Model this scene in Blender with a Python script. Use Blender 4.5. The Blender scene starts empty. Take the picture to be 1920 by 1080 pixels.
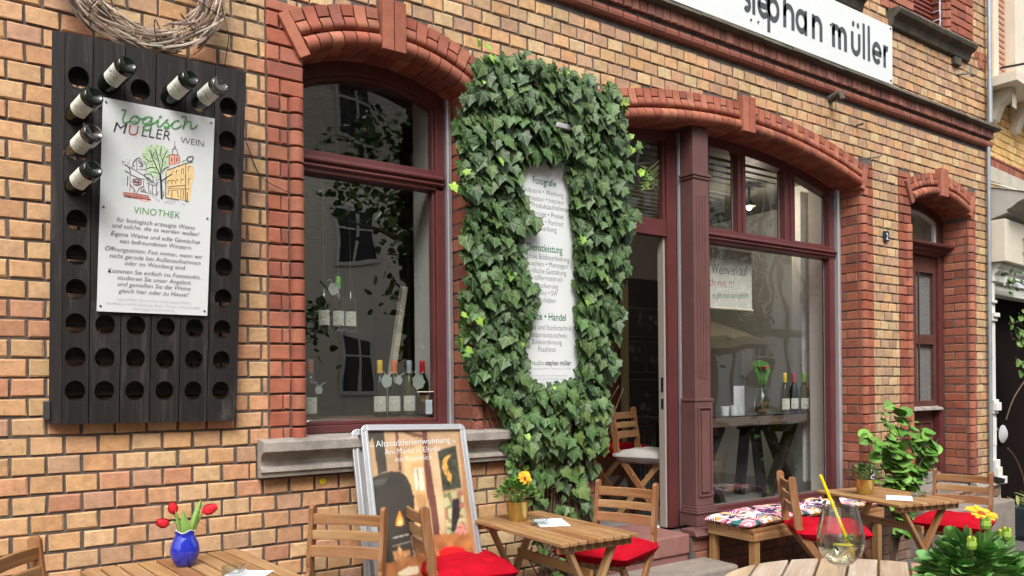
import bpy, bmesh, math, random
from mathutils import Vector, Matrix
from math import sin, cos, pi, radians, sqrt, atan2
sc=bpy.context.scene
COL=sc.collection
# ---------------------------------------------------------------- camera, sky, sun, exposure
TH=0.596431; RHO=0.009887
cd=bpy.data.cameras.new('camera'); cam=bpy.data.objects.new('camera',cd); COL.objects.link(cam); sc.camera=cam
fwv=Vector((sin(TH),cos(TH),0)); r0=Vector((cos(TH),-sin(TH),0)); up=Vector((0,0,1))
rv=r0*cos(RHO)-up*sin(RHO); uv_=up*cos(RHO)+r0*sin(RHO)
M=Matrix((rv,uv_,-fwv)).transposed().to_4x4(); M.translation=Vector((0,-3.64,1.38)); cam.matrix_world=M
cd.sensor_width=36; cd.lens=1442/1920*36; cd.shift_y=184/1920; cd.clip_start=.05; cd.clip_end=400
w=bpy.data.worlds.new('World'); sc.world=w; w.use_nodes=True
nt=w.node_tree; bg=nt.nodes['Background']; sky=nt.nodes.new('ShaderNodeTexSky'); sky.sky_type='NISHITA'; sky.sun_disc=False
SUN_EL=radians(52); SUN_ROT=radians(205)
sky.sun_elevation=SUN_EL; sky.sun_rotation=SUN_ROT; sky.dust_density=4; sky.air_density=1.0
hs=nt.nodes.new('ShaderNodeHueSaturation'); hs.inputs['Saturation'].default_value=.25
nt.links.new(sky.outputs[0],hs.inputs['Color']); nt.links.new(hs.outputs[0],bg.inputs['Color']); bg.inputs['Strength'].default_value=.15
sl=bpy.data.lights.new('sun','SUN'); sl.energy=1.3; sl.angle=radians(25); sl.color=(1,.96,.9)
so=bpy.data.objects.new('sun',sl); COL.objects.link(so)
sd=Vector((sin(radians(-28))*cos(SUN_EL),-cos(radians(-28))*cos(SUN_EL),sin(SUN_EL)))
so.rotation_euler=sd.to_track_quat('Z','Y').to_euler(); so.location=(0,-5,9)
sky.sun_rotation=atan2(sd.x,sd.y)
sc.view_settings.view_transform='Standard'; sc.view_settings.look='None'; sc.view_settings.exposure=1.1
sc.view_settings.use_curve_mapping=False
sc.cycles.max_bounces=10; sc.cycles.transparent_max_bounces=16; sc.cycles.caustics_refractive=False; sc.cycles.caustics_reflective=False
rnd=random.Random(7)
U=rnd.uniform
# ---------------------------------------------------------------- materials
def mat(name,color=(.5,.5,.5),rough=.6,metal=0,var=.0,vs=6,bump=0,bs=60,attr=False,wood=None,streak=None,coat=0,spec=.5,sheen=0,big=0,stain=None,speck=None,trans=0,ior=1.45,emit=None,sub=0):
    m=bpy.data.materials.new(name); m.use_nodes=True; t=m.node_tree; N=t.nodes; L=t.links; b=N['Principled BSDF']
    b.inputs['Roughness'].default_value=rough; b.inputs['Metallic'].default_value=metal
    b.inputs['Base Color'].default_value=(*color,1); b.inputs['Coat Weight'].default_value=coat; b.inputs['IOR'].default_value=ior
    b.inputs['Specular IOR Level'].default_value=spec
    b.inputs['Sheen Weight'].default_value=sheen
    b.inputs['Transmission Weight'].default_value=trans
    if emit: b.inputs['Emission Color'].default_value=(*color,1); b.inputs['Emission Strength'].default_value=emit
    cur=None
    def rgb(c):
        n=N.new('ShaderNodeRGB'); n.outputs[0].default_value=(*c,1); return n.outputs[0]
    def mix(f,a,c,mode='MIX'):
        n=N.new('ShaderNodeMix'); n.data_type='RGBA'; n.blend_type=mode
        if isinstance(f,float): n.inputs[0].default_value=f
        else: L.new(f,n.inputs[0])
        L.new(a,n.inputs[6]); L.new(c,n.inputs[7]); return n.outputs[2]
    def noise(vec,scale,detail=4,rg=.6,dist=0):
        n=N.new('ShaderNodeTexNoise'); n.inputs['Scale'].default_value=scale; n.inputs['Detail'].default_value=detail; n.inputs['Roughness'].default_value=rg; n.inputs['Distortion'].default_value=dist
        L.new(vec,n.inputs['Vector']); return n.outputs['Fac']
    def ramp(f,a,bb,lo=0.,hi=1.):
        n=N.new('ShaderNodeMapRange'); n.inputs[1].default_value=a; n.inputs[2].default_value=bb; n.inputs[3].default_value=lo; n.inputs[4].default_value=hi
        L.new(f,n.inputs[0]); return n.outputs[0]
    tc=N.new('ShaderNodeTexCoord'); obj=tc.outputs['Object']
    cur=rgb(color)
    if attr:
        a=N.new('ShaderNodeAttribute'); a.attribute_name='Col'; cur=mix(1.,cur,a.outputs['Color'],'MULTIPLY') if color!=(1,1,1) else a.outputs['Color']
    if wood:
        g=N.new('ShaderNodeAttribute'); g.attribute_name='g'
        mp=N.new('ShaderNodeMapping'); mp.inputs['Scale'].default_value=(1.6,34,34); L.new(g.outputs['Vector'],mp.inputs['Vector'])
        f=ramp(noise(mp.outputs[0],1.6,6,.65,.6),.3,.72)
        dk=rgb(wood); cur=mix(f,cur,mix(1.,cur,dk,'MULTIPLY'))
        if streak:
            mp3=N.new('ShaderNodeMapping'); mp3.inputs['Scale'].default_value=(1.3,16,16); L.new(g.outputs['Vector'],mp3.inputs['Vector']); cur=mix(ramp(noise(mp3.outputs[0],1.5,7,.7,.8),.5,.78,0,.75),cur,rgb(streak))
        mp2=N.new('ShaderNodeMapping'); mp2.inputs['Scale'].default_value=(3,9,9); L.new(g.outputs['Vector'],mp2.inputs['Vector'])
        f2=ramp(noise(mp2.outputs[0],1.3,3,.5),.35,.7,0,.5); cur=mix(f2,cur,mix(1.,cur,dk,'MULTIPLY'))
    if var>0:
        f=ramp(noise(obj,vs,5,.65),.3,.7,1-var,1+var)
        n=N.new('ShaderNodeMix'); n.data_type='RGBA'; n.blend_type='MULTIPLY'; n.inputs[0].default_value=1; L.new(cur,n.inputs[6]); 
        cb=N.new('ShaderNodeCombineColor'); [L.new(f,cb.inputs[i]) for i in range(3)]; L.new(cb.outputs[0],n.inputs[7]); cur=n.outputs[2]
    if big:
        f=ramp(noise(obj,.9,4,.6),.35,.65,1-big,1+big*.5); cb=N.new('ShaderNodeCombineColor'); [L.new(f,cb.inputs[i]) for i in range(3)]; cur=mix(1.,cur,cb.outputs[0],'MULTIPLY')
    if stain:
        scol,ssc,lo,hi,amt=stain
        f=ramp(noise(obj,ssc,6,.7,.4),lo,hi,0,amt); cur=mix(f,cur,rgb(scol))
    if speck:
        scol,ssc,lo,hi,amt=speck; cur=mix(ramp(noise(obj,ssc,3,.7),lo,hi,0,amt),cur,rgb(scol))
    L.new(cur,b.inputs['Base Color'])
    if bump:
        bn=N.new('ShaderNodeBump'); bn.inputs['Strength'].default_value=min(1,bump); bn.inputs['Distance'].default_value=.004
        vec=obj
        if wood:
            vec=mp.outputs[0]; 
        L.new(noise(vec,bs if not wood else 2.2,5,.65),bn.inputs['Height']); L.new(bn.outputs[0],b.inputs['Normal'])
    return m
def leafmat(name,**kw):
    m=mat(name,(1,1,1),attr=True,**kw); t=m.node_tree;N=t.nodes;L=t.links;b=N['Principled BSDF']; src=b.inputs['Base Color'].links[0].from_socket
    g=N.new('ShaderNodeAttribute'); g.attribute_name='g'; sp=N.new('ShaderNodeSeparateXYZ'); L.new(g.outputs['Vector'],sp.inputs[0])
    def M2(op,a,c,cl=False):
        n=N.new('ShaderNodeMath'); n.operation=op; n.use_clamp=cl
        for i,x in ((0,a),(1,c)):
            if x is None: continue
            if isinstance(x,(int,float)): n.inputs[i].default_value=x
            else: L.new(x,n.inputs[i])
        return n.outputs[0]
    u=M2('ABSOLUTE',sp.outputs[0],None); v=sp.outputs[1]; ds=[u]
    for a in (.75,1.35): ds.append(M2('ABSOLUTE',M2('SUBTRACT',M2('MULTIPLY',u,cos(a)),M2('MULTIPLY',M2('SUBTRACT',v,.06),sin(a))),None))
    d=M2('MINIMUM',M2('MINIMUM',ds[0],ds[1]),ds[2]); f=M2('MULTIPLY',M2('SUBTRACT',1,M2('DIVIDE',d,.045),True),.55)
    mx=N.new('ShaderNodeMix'); mx.data_type='RGBA'; L.new(f,mx.inputs[0]); L.new(src,mx.inputs[6]); mx.inputs[7].default_value=(.20,.28,.13,1); L.new(mx.outputs[2],b.inputs['Base Color']); return m
def glassmat(name,tint=(1,1,1),k=1.5,rough=0.0,floor=0.0,wave=0):
    m=bpy.data.materials.new(name); m.use_nodes=True; t=m.node_tree; N=t.nodes; L=t.links; N.clear()
    o=N.new('ShaderNodeOutputMaterial'); tr=N.new('ShaderNodeBsdfTransparent'); tr.inputs[0].default_value=(*tint,1)
    gl=N.new('ShaderNodeBsdfGlossy'); gl.inputs['Roughness'].default_value=rough; lw=N.new('ShaderNodeLayerWeight'); lw.inputs['Blend'].default_value=.5; fr=N.new('ShaderNodeMath'); fr.operation='POWER'; L.new(lw.outputs['Facing'],fr.inputs[0]); fr.inputs[1].default_value=k
    mx=N.new('ShaderNodeMixShader')
    if wave:
        tc=N.new('ShaderNodeTexCoord'); nz=N.new('ShaderNodeTexNoise'); nz.inputs['Scale'].default_value=2.2; nz.inputs['Detail'].default_value=1; L.new(tc.outputs['Object'],nz.inputs['Vector']); bn=N.new('ShaderNodeBump'); bn.inputs['Strength'].default_value=wave; bn.inputs['Distance'].default_value=.02; L.new(nz.outputs['Fac'],bn.inputs['Height']); L.new(bn.outputs[0],gl.inputs['Normal'])
    ad=N.new('ShaderNodeMath'); ad.operation='ADD'; ad.inputs[1].default_value=floor; ad.use_clamp=True
    L.new(fr.outputs[0],ad.inputs[0]); L.new(ad.outputs[0],mx.inputs[0]); L.new(tr.outputs[0],mx.inputs[1]); L.new(gl.outputs[0],mx.inputs[2]); L.new(mx.outputs[0],o.inputs[0])
    return m
m_yb=mat('yellow_brick',(1,1,1),.75,attr=True,big=.12,var=.2,vs=30,bump=.5,bs=90,spec=.3,stain=((.16,.10,.065),8,.5,.8,.5),speck=((.10,.065,.045),70,.62,.74,.6))
m_rb=mat('red_brick',(1,1,1),.72,attr=True,big=.12,var=.16,vs=18,bump=.45,bs=80,spec=.35,stain=((.10,.055,.05),7,.52,.8,.6),speck=((.45,.22,.15),60,.66,.78,.45))
m_mortar=mat('mortar',(.105,.088,.075),.95,var=.3,vs=14,bump=1,bs=120)
m_stone=mat('grey_stone',(.30,.27,.235),.9,var=.22,vs=9,bump=.9,bs=50,stain=((.09,.08,.065),6,.48,.7,.7))
m_cap=mat('weathered_ledge',(.10,.088,.066),.95,var=.3,vs=8,bump=1,bs=40,stain=((.05,.048,.035),5,.45,.65,.8))
m_mar=mat('maroon_paint',(.100,.027,.026),.45,var=.16,vs=7,bump=.25,bs=60,coat=.1,stain=((.26,.13,.12),38,.66,.71,.55))
m_post=mat('pillar_paint',(.120,.054,.049),.55,var=.16,vs=6,bump=.3,bs=50,stain=((.24,.13,.11),22,.6,.72,.4))
m_alu=mat('aluminium',(.62,.63,.65),.38,.75,var=.05)
m_zinc=mat('zinc_pipe',(.33,.37,.41),.5,.55,var=.12,vs=7)
m_white=mat('white_enamel',(.63,.655,.655),.35,var=.02,vs=3)
m_cream=mat('cream_paint',(.62,.56,.45),.6,var=.08,vs=4,stain=((.2,.16,.1),4,.58,.8,.35))
m_wwhite=mat('white_render',(.70,.68,.63),.7,var=.05,vs=3)
m_black=mat('black_plastic',(.012,.012,.013),.4)
m_rack=mat('black_weathered_wood',(.013,.010,.009),.68,streak=(.09,.075,.065),wood=(.45,.42,.42),bump=.6,stain=((.12,.10,.09),5,.60,.78,.55))
m_aca=mat('acacia_wood',(.45,.285,.14),.55,wood=(.58,.44,.33),bump=.35,attr=True,coat=.05,stain=((.26,.19,.13),7,.5,.75,.4))
m_old=mat('greyed_teak',(.52,.43,.34),.75,wood=(.62,.56,.5),bump=.6,attr=True,stain=((.25,.19,.14),6,.5,.75,.5))
m_red=mat('red_cotton',(.37,.004,.014),.9,var=.14,vs=14,bump=1,bs=26,spec=.1)
m_grey=mat('grey_cotton',(.36,.34,.32),.9,var=.08,bump=.3,bs=200)
m_leaf=leafmat('ivy_leaf',rough=.5,var=.18,vs=60,spec=.35)
m_leaf2=mat('soft_leaf',(1,1,1),.5,attr=True,var=.12,vs=40,spec=.4)
m_stem=mat('brown_stem',(.12,.08,.05),.9,var=.2,vs=40)
m_gstem=mat('green_stem',(.16,.25,.06),.6)
m_twig=mat('dry_twig',(1,1,1),.85,attr=True,var=.15,vs=80)
m_wire=mat('black_wire',(.015,.014,.013),.5)
m_glass=glassmat('window_glass',(.92,.94,.92),3.5,0,.14,.15)
m_glass2=glassmat('old_window_glass',(.88,.91,.89),3.5,0,.26,.17)
m_clear=glassmat('clear_glass',(.88,.91,.90),2.5,.03,.05)
m_dkglass=mat('dark_bottle_glass',(.006,.010,.006),.1,spec=.45)
m_olive=mat('olive_bottle_glass',(.04,.045,.010),.1,spec=.45)
m_label=mat('paper_label',(.68,.68,.60),.7,var=.05,vs=40)
m_paper=mat('paper',(.80,.80,.88),.8)
m_ink=mat('black_ink',(.018,.018,.02),.6)
m_dgrey=mat('dark_grey_letter',(.05,.055,.065),.5)
m_green=mat('green_ink',(.06,.30,.06),.6)
m_dgreen=mat('dark_green_ink',(.012,.14,.055),.6)
m_rink=mat('red_ink',(.42,.05,.04),.6)
m_gink=mat('grey_ink',(.35,.35,.36),.6)
m_blue=mat('cobalt_glaze',(.012,.025,.36),.12,var=.12,vs=20,coat=.8)
m_gold=mat('brass_pot',(.52,.36,.10),.28,.8,var=.08,vs=9)
m_soil=mat('soil',(.03,.02,.012),1,bump=1,bs=60)
m_screw=mat('screw',(.12,.12,.12),.4,.7)
m_int=mat('interior_plaster',(.76,.75,.71),.85,var=.05,vs=3)
m_ceil=mat('ceiling_board',(.17,.17,.145),.6)
m_slat=mat('ceiling_groove',(.21,.21,.18),.6)
m_dkwood=mat('dark_trestle',(.022,.016,.013),.5,var=.15)
m_brown=mat('brown_door_wood',(.16,.055,.02),.5,wood=(.6,.5,.45))
m_pave=mat('paving',(.10,.093,.085),.9,var=.15,vs=5,bump=.6,bs=30)
m_step=mat('sandstone_step',(.23,.195,.165),.85,var=.2,vs=8,bump=.7,bs=60)
m_rstep=mat('painted_step',(.24,.11,.095),.75,var=.15,vs=9,bump=.5,bs=50,stain=((.12,.08,.07),8,.5,.7,.5))
m_straw=mat('yellow_straw',(.85,.62,.01),.35)
m_lemon=mat('lemon',(.80,.68,.12),.5)
m_crema=mat('caps',(1,1,1),.35,attr=True)
m_flat=mat('printed_colour',(1,1,1),.45,attr=True,var=.16,vs=25)
m_brass=mat('yellow_disc',(.62,.52,.02),.4)
m_wglass=glassmat('wine_glass',(.95,.96,.96),1.6,0,.05)
m_wine=glassmat('white_wine',(.97,.965,.84),2.5,0,.07)
# ---------------------------------------------------------------- mesh builder
class MB:
    def __init__(s): s.P=[];s.V=[];s.F=[];s.C=[];s.G=[];s.MI=[]
    def face(s,idx,col=(1,1,1),g=None,mi=0):
        s.F.append(idx); s.C.append(col); s.G.append(g); s.MI.append(mi)
    def add(s,vs,fs,col=(1,1,1),gs=None,mi=0):
        b=len(s.V); s.V+= [tuple(v) for v in vs]; s.P.append((b,len(s.V),len(s.F),len(s.F)+len(fs)))
        for f in fs: s.face([b+i for i in f],col,[gs[i] for i in f] if gs else None,mi)
    def box(s,c,d,R=None,col=(1,1,1),mi=0,ch=0):
        hx,hy,hz=d[0]/2,d[1]/2,d[2]/2
        P=[(x,y,z) for x in(-hx,hx) for y in(-hy,hy) for z in(-hz,hz)]
        ax=max(range(3),key=lambda i:d[i]); o=[(ax+k)%3 for k in range(3)]; off=(U(0,9),U(0,9),U(0,9))
        gs=[(p[o[0]]+off[0],p[o[1]]+off[1],p[o[2]]+off[2]) for p in P]
        Q=[Vector(p) for p in P]
        if R is not None: Q=[R@q for q in Q]
        Q=[q+Vector(c) for q in Q]
        s.add(Q,[(0,1,3,2),(4,6,7,5),(0,4,5,1),(2,3,7,6),(0,2,6,4),(1,5,7,3)],col,gs,mi)
    def bb(s,x0,x1,y0,y1,z0,z1,col=(1,1,1),mi=0): s.box(((x0+x1)/2,(y0+y1)/2,(z0+z1)/2),(x1-x0,y1-y0,z1-z0),None,col,mi)
    def bar(s,a,b,w,h,ref=(0,0,1),col=(1,1,1),mi=0):
        a=Vector(a);b=Vector(b);d=b-a;L=d.length;x=d/L;y=Vector(ref).cross(x)
        if y.length<1e-4: y=Vector((0,1,0)).cross(x)
        y.normalize(); z=x.cross(y); R=Matrix((x,y,z)).transposed()
        s.box((a+b)/2,(L,w,h),R,col,mi)
    def tube(s,pts,r,n=8,col=(1,1,1),mi=0,cap=True):
        pts=[Vector(p) for p in pts]; rs=r if isinstance(r,(list,tuple)) else [r]*len(pts); vs=[];fs=[]
        prev=None
        for i,p in enumerate(pts):
            t=(pts[min(i+1,len(pts)-1)]-pts[max(i-1,0)]).normalized()
            a=Vector((0,0,1)) if abs(t.z)<.9 else Vector((1,0,0))
            if prev is not None: a=prev
            x=(a-t*a.dot(t)).normalized(); y=t.cross(x); prev=x
            for k in range(n):
                an=2*pi*k/n; vs.append(p+(x*cos(an)+y*sin(an))*rs[i])
        for i in range(len(pts)-1):
            for k in range(n): fs.append((i*n+k,i*n+(k+1)%n,(i+1)*n+(k+1)%n,(i+1)*n+k))
        if cap: fs.append(tuple(range(n-1,-1,-1))); fs.append(tuple((len(pts)-1)*n+k for k in range(n)))
        s.add(vs,fs,col,None,mi)
    def lathe(s,prof,c=(0,0,0),n=20,R=None,col=(1,1,1),mi=0,caps=True,a0=0,a1=2*pi):
        vs=[];fs=[];full=abs(a1-a0-2*pi)<1e-6; nn=n if full else n+1
        for r,z in prof:
            for k in range(nn):
                an=a0+(a1-a0)*k/n; v=Vector((r*cos(an),r*sin(an),z)); v=R@v if R is not None else v; vs.append(v+Vector(c))
        for i in range(len(prof)-1):
            for k in range(n):
                k2=(k+1)%nn; fs.append((i*nn+k,i*nn+k2,(i+1)*nn+k2,(i+1)*nn+k))
        if caps and full:
            if prof[0][0]>1e-5: fs.append(tuple(range(nn-1,-1,-1)))
            if prof[-1][0]>1e-5: fs.append(tuple((len(prof)-1)*nn+k for k in range(nn)))
        s.add(vs,fs,col,None,mi)
    def prism(s,poly,f,d0,d1,col=(1,1,1),mi=0):
        """poly 2-D points, f(u,v,d)->3-D point; from depth d0 to d1"""
        n=len(poly); vs=[f(u,v,d0) for u,v in poly]+[f(u,v,d1) for u,v in poly]
        fs=[tuple(range(n)),tuple(range(2*n-1,n-1,-1))]+[(i,n+i,n+(i+1)%n,(i+1)%n) for i in range(n)]
        s.add(vs,fs,col,None,mi)
    def parts(s,gap):
        n=len(s.P); B=[]
        for a,b,_,_ in s.P: B.append([min(v[i] for v in s.V[a:b])-gap/2 for i in range(3)]+[max(v[i] for v in s.V[a:b])+gap/2 for i in range(3)])
        par=list(range(n))
        def fd(i):
            while par[i]!=i: par[i]=par[par[i]]; i=par[i]
            return i
        for i in range(n):
            for j in range(i):
                p,q=B[i],B[j]
                if p[0]<q[3] and q[0]<p[3] and p[1]<q[4] and q[1]<p[4] and p[2]<q[5] and q[2]<p[5]: par[fd(i)]=fd(j)
        G={}
        for i in range(n): G.setdefault(fd(i),[]).append(i)
        out=[]
        for g in G.values():
            m=MB()
            for i in g:
                a,b,c,d=s.P[i]; o=len(m.V)-a; m.V+=s.V[a:b]
                for k in range(c,d): m.F.append([x+o for x in s.F[k]]); m.C.append(s.C[k]); m.G.append(s.G[k]); m.MI.append(s.MI[k])
            out.append(m)
        return out
    def build(s,name,mats,parent=None,smooth=False,bevel=0,norm=True,seg=2,split=0):
        if split:
            os_=[m.build(name,mats,parent,smooth,bevel,norm,seg) for m in s.parts(split)]; return os_[0]
        me=bpy.data.meshes.new(name); me.from_pydata(s.V,[],s.F)
        ca=me.color_attributes.new('Col','FLOAT_COLOR','CORNER'); ga=me.attributes.new('g','FLOAT_VECTOR','CORNER')
        cs=[];gg=[]
        for f,c,g in zip(s.F,s.C,s.G):
            for i,vi in enumerate(f):
                cs+=[c[0],c[1],c[2],1]; q=g[i] if g else s.V[vi]; gg+=[q[0],q[1],q[2]]
        ca.data.foreach_set('color',cs); ga.data.foreach_set('vector',gg)
        me.polygons.foreach_set('material_index',s.MI)
        if smooth: me.polygons.foreach_set('use_smooth',[True]*len(s.F))
        for m in (mats if isinstance(mats,(list,tuple)) else [mats]): me.materials.append(m)
        if norm:
            bm=bmesh.new(); bm.from_mesh(me); bmesh.ops.recalc_face_normals(bm,faces=bm.faces); bm.to_mesh(me); bm.free()
        if smooth: 
            try: me.set_sharp_from_angle(angle=radians(50))
            except Exception: pass
        o=bpy.data.objects.new(name,me); COL.objects.link(o)
        if parent: o.parent=parent
        if bevel:
            b=o.modifiers.new('bevel','BEVEL'); b.width=bevel; b.segments=seg; b.limit_method='ANGLE'; b.angle_limit=radians(40); b.harden_normals=False
        return o
def tag(o,label=None,cat=None,group=None,kind=None):
    if label: o['label']=label
    if cat: o['category']=cat
    if group: o['group']=group
    if kind: o['kind']=kind
    return o
def empty(name,loc=(0,0,0),rot=(0,0,0),label=None,cat=None,group=None):
    o=bpy.data.objects.new(name,None); o.empty_display_size=.1; o.location=loc; o.rotation_euler=rot; COL.objects.link(o)
    tag(o,label,cat,group); return o
def basis(o,ux,uz,n):
    """matrix: local x=ux, local y=-n (into the wall), z=uz"""
    ux=Vector(ux).normalized(); uz=Vector(uz); uz=(uz-ux*uz.dot(ux)).normalized(); y=uz.cross(ux)
    m=Matrix((ux,y,uz)).transposed().to_4x4(); m.translation=Vector(o); return m
def copy_tree(o,parent=None):
    c=o.copy(); COL.objects.link(c); c.parent=parent
    for ch in list(o.children): copy_tree(ch,c)
    return c
def jit(c,a=.08): 
    k=1+U(-a,a); return tuple(max(0,min(1,x*k*(1+U(-a*.3,a*.3)))) for x in c)
# lettering: each line (text,x0,x1,z,height) laid on the local XZ plane facing -y
def textmesh(s,shear=0,off=0,ext=.0006):
    cu=bpy.data.curves.new('t','FONT'); cu.body=s; cu.size=1; cu.shear=shear; cu.offset=off; cu.extrude=0; cu.resolution_u=3
    ob=bpy.data.objects.new('t',cu); COL.objects.link(ob); bpy.context.view_layer.update()
    me=bpy.data.meshes.new_from_object(ob.evaluated_get(bpy.context.evaluated_depsgraph_get()))
    vs=[v.co.copy() for v in me.vertices]; fs=[tuple(p.vertices) for p in me.polygons]
    bpy.data.objects.remove(ob); bpy.data.curves.remove(cu); bpy.data.meshes.remove(me); return vs,fs
def letter(mb,s,x0,x1,z,xh=None,y=-.002,shear=0,off=-.012,mi=0,slope=0,f=None):
    """x0..x1 extent, z baseline, xh = capital height (or keep proportion)"""
    vs,fs=textmesh(s,shear,off); a=min(v.x for v in vs); b=max(v.x for v in vs); k=(x1-x0)/(b-a)
    kz=(xh/.73) if xh else k
    P=[(x0+(v.x-a)*k, y, z+v.y*kz+slope*((v.x-a)*k)) for v in vs]
    if f: P=[f(*p) for p in P]
    mb.add(P,fs,(1,1,1),None,mi)
def stroke(mb,pts,w,y=-.002,mi=0,col=(1,1,1),cap=True,f=None):
    n=len(pts); L=[];R=[]
    for i,(x,z) in enumerate(pts):
        a=pts[max(i-1,0)]; b=pts[min(i+1,n-1)]; dx,dz=b[0]-a[0],b[1]-a[1]; l=sqrt(dx*dx+dz*dz) or 1; nx,nz=-dz/l*w/2,dx/l*w/2
        L.append((x+nx,y,z+nz)); R.append((x-nx,y,z-nz))
    V=L+R
    if f: V=[f(*p) for p in V]
    mb.add(V,[(i,i+1,n+i+1,n+i) for i in range(n-1)],col,None,mi)
def smoothpts(pts,k=4):
    out=[];n=len(pts)
    for i in range(n-1):
        p0,p1,p2,p3=pts[max(i-1,0)],pts[i],pts[i+1],pts[min(i+2,n-1)]
        for j in range(k):
            t=j/k; out.append(tuple(.5*((2*b)+(-a+c)*t+(2*a-5*b+4*c-d)*t*t+(-a+3*b-3*c+d)*t**3) for a,b,c,d in zip(p0,p1,p2,p3)))
    out.append(tuple(pts[-1])); return out
def gz(x): return -.05*max(0,x-3.8)
POSTER=[
('wall',[(.016,1.221),(.548,1.236),(.531,.888),(.013,.89)]),
('pipe',[(.016,1.221),(.123,1.224),(.118,1.022),(.068,1.006),(.063,1.152),(.061,1.193),(.047,1.171),(.022,1.168)]),
('stove',[(.017,.89),(.02,.975),(.039,.993),(.08,1.009),(.132,1.019),(.187,1.017),(.22,.988),(.238,.942),(.242,.876)]),
('beam1',[(.182,1.225),(.2,1.225),(.195,1.015),(.18,1.023)]),
('beam2',[(.198,1.225),(.237,1.226),(.338,1.2),(.336,1.184),(.282,1.189)]),
('beam3',[(.336,1.231),(.364,1.232),(.354,1.111),(.364,.868),(.319,.871),(.321,1.013)]),
('lightwall',[(.215,1.111),(.328,1.154),(.32,1.066),(.315,.871),(.242,.876),(.242,.942),(.209,1.003)]),
('doorw',[(.256,1.053),(.315,1.059),(.311,.872),(.25,.876)]),
('pane',[(.262,1.032),(.314,1.032),(.308,.916),(.258,.919)]),
('wallR',[(.364,1.11),(.407,1.113),(.407,.903),(.41,.865),(.364,.868)]),
('pic1',[(.409,1.115),(.522,1.141),(.522,.918),(.41,.905)]),
('grape1',[(.43,1.062),(.46,1.088),(.486,1.091),(.455,1.057),(.458,1.015),(.475,.983),(.464,.942),(.443,.97),(.425,1.024)]),
('pic2',[(.413,.895),(.526,.904),(.526,.858),(.41,.865)]),
('wall',[(.026,.909),(.529,.879),(.534,.683),(.014,.53)]),
('stove',[(.023,.91),(.248,.896),(.234,.752),(.202,.69),(.211,.605),(.08,.584),(.028,.589)]),
('lightwall',[(.244,.896),(.318,.892),(.316,.727),(.304,.703),(.228,.709)]),
('beam3',[(.326,.892),(.367,.889),(.364,.69),(.331,.69)]),
('wallR',[(.367,.889),(.409,.887),(.395,.698),(.364,.69)]),
('pic2',[(.413,.886),(.527,.88),(.512,.685),(.402,.689)]),
('grape2',[(.462,.865),(.5,.862),(.492,.78),(.45,.697),(.429,.703),(.448,.802)]),
('pink',[(.491,.742),(.517,.714),(.512,.681),(.448,.688)]),
('floor',[(.303,.696),(.534,.686),(.552,.467),(.021,.529),(.028,.589),(.08,.584),(.215,.604)]),
('fire',[(.132,.757),(.139,.784),(.16,.826),(.177,.774),(.175,.755),(.147,.75)]),
('fire2',[(.14,.758),(.15,.776),(.16,.797),(.168,.768),(.163,.754)]),
('logs',[(.102,.637),(.125,.634),(.136,.661),(.155,.631),(.191,.635),(.192,.61),(.143,.591),(.104,.592)]),
('cushion',[(.347,.612),(.38,.627),(.444,.628),(.488,.613),(.53,.55),(.53,.51),(.368,.51),(.352,.544)]),
('book',[(.112,.532),(.173,.556),(.228,.554),(.227,.519),(.164,.514),(.126,.519)]),
('candle',[(.042,.681),(.066,.689),(.063,.666),(.041,.669)]),]
ART=[
('tintg',[(-.034,1.126),(-.018,1.149),(.009,1.161),(.043,1.162),(.066,1.148),(.069,1.119),(.064,1.084),(.045,1.05),(.021,1.025),(-.009,1.036),(-.019,1.066),(-.034,1.095)]),
('tinto',[(.06,1.063),(.137,1.104),(.165,1.095),(.169,1.053),(.157,1.013),(.156,.951),(.138,.949),(.062,.952)]),
('tintp',[(-.108,.949),(-.075,.954),(-.007,.95),(.0,.935),(-.016,.924),(-.05,.931),(-.1,.935)]),
('tintr',[(.067,1.128),(.106,1.132),(.107,1.099),(.069,1.085)]),]
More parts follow.
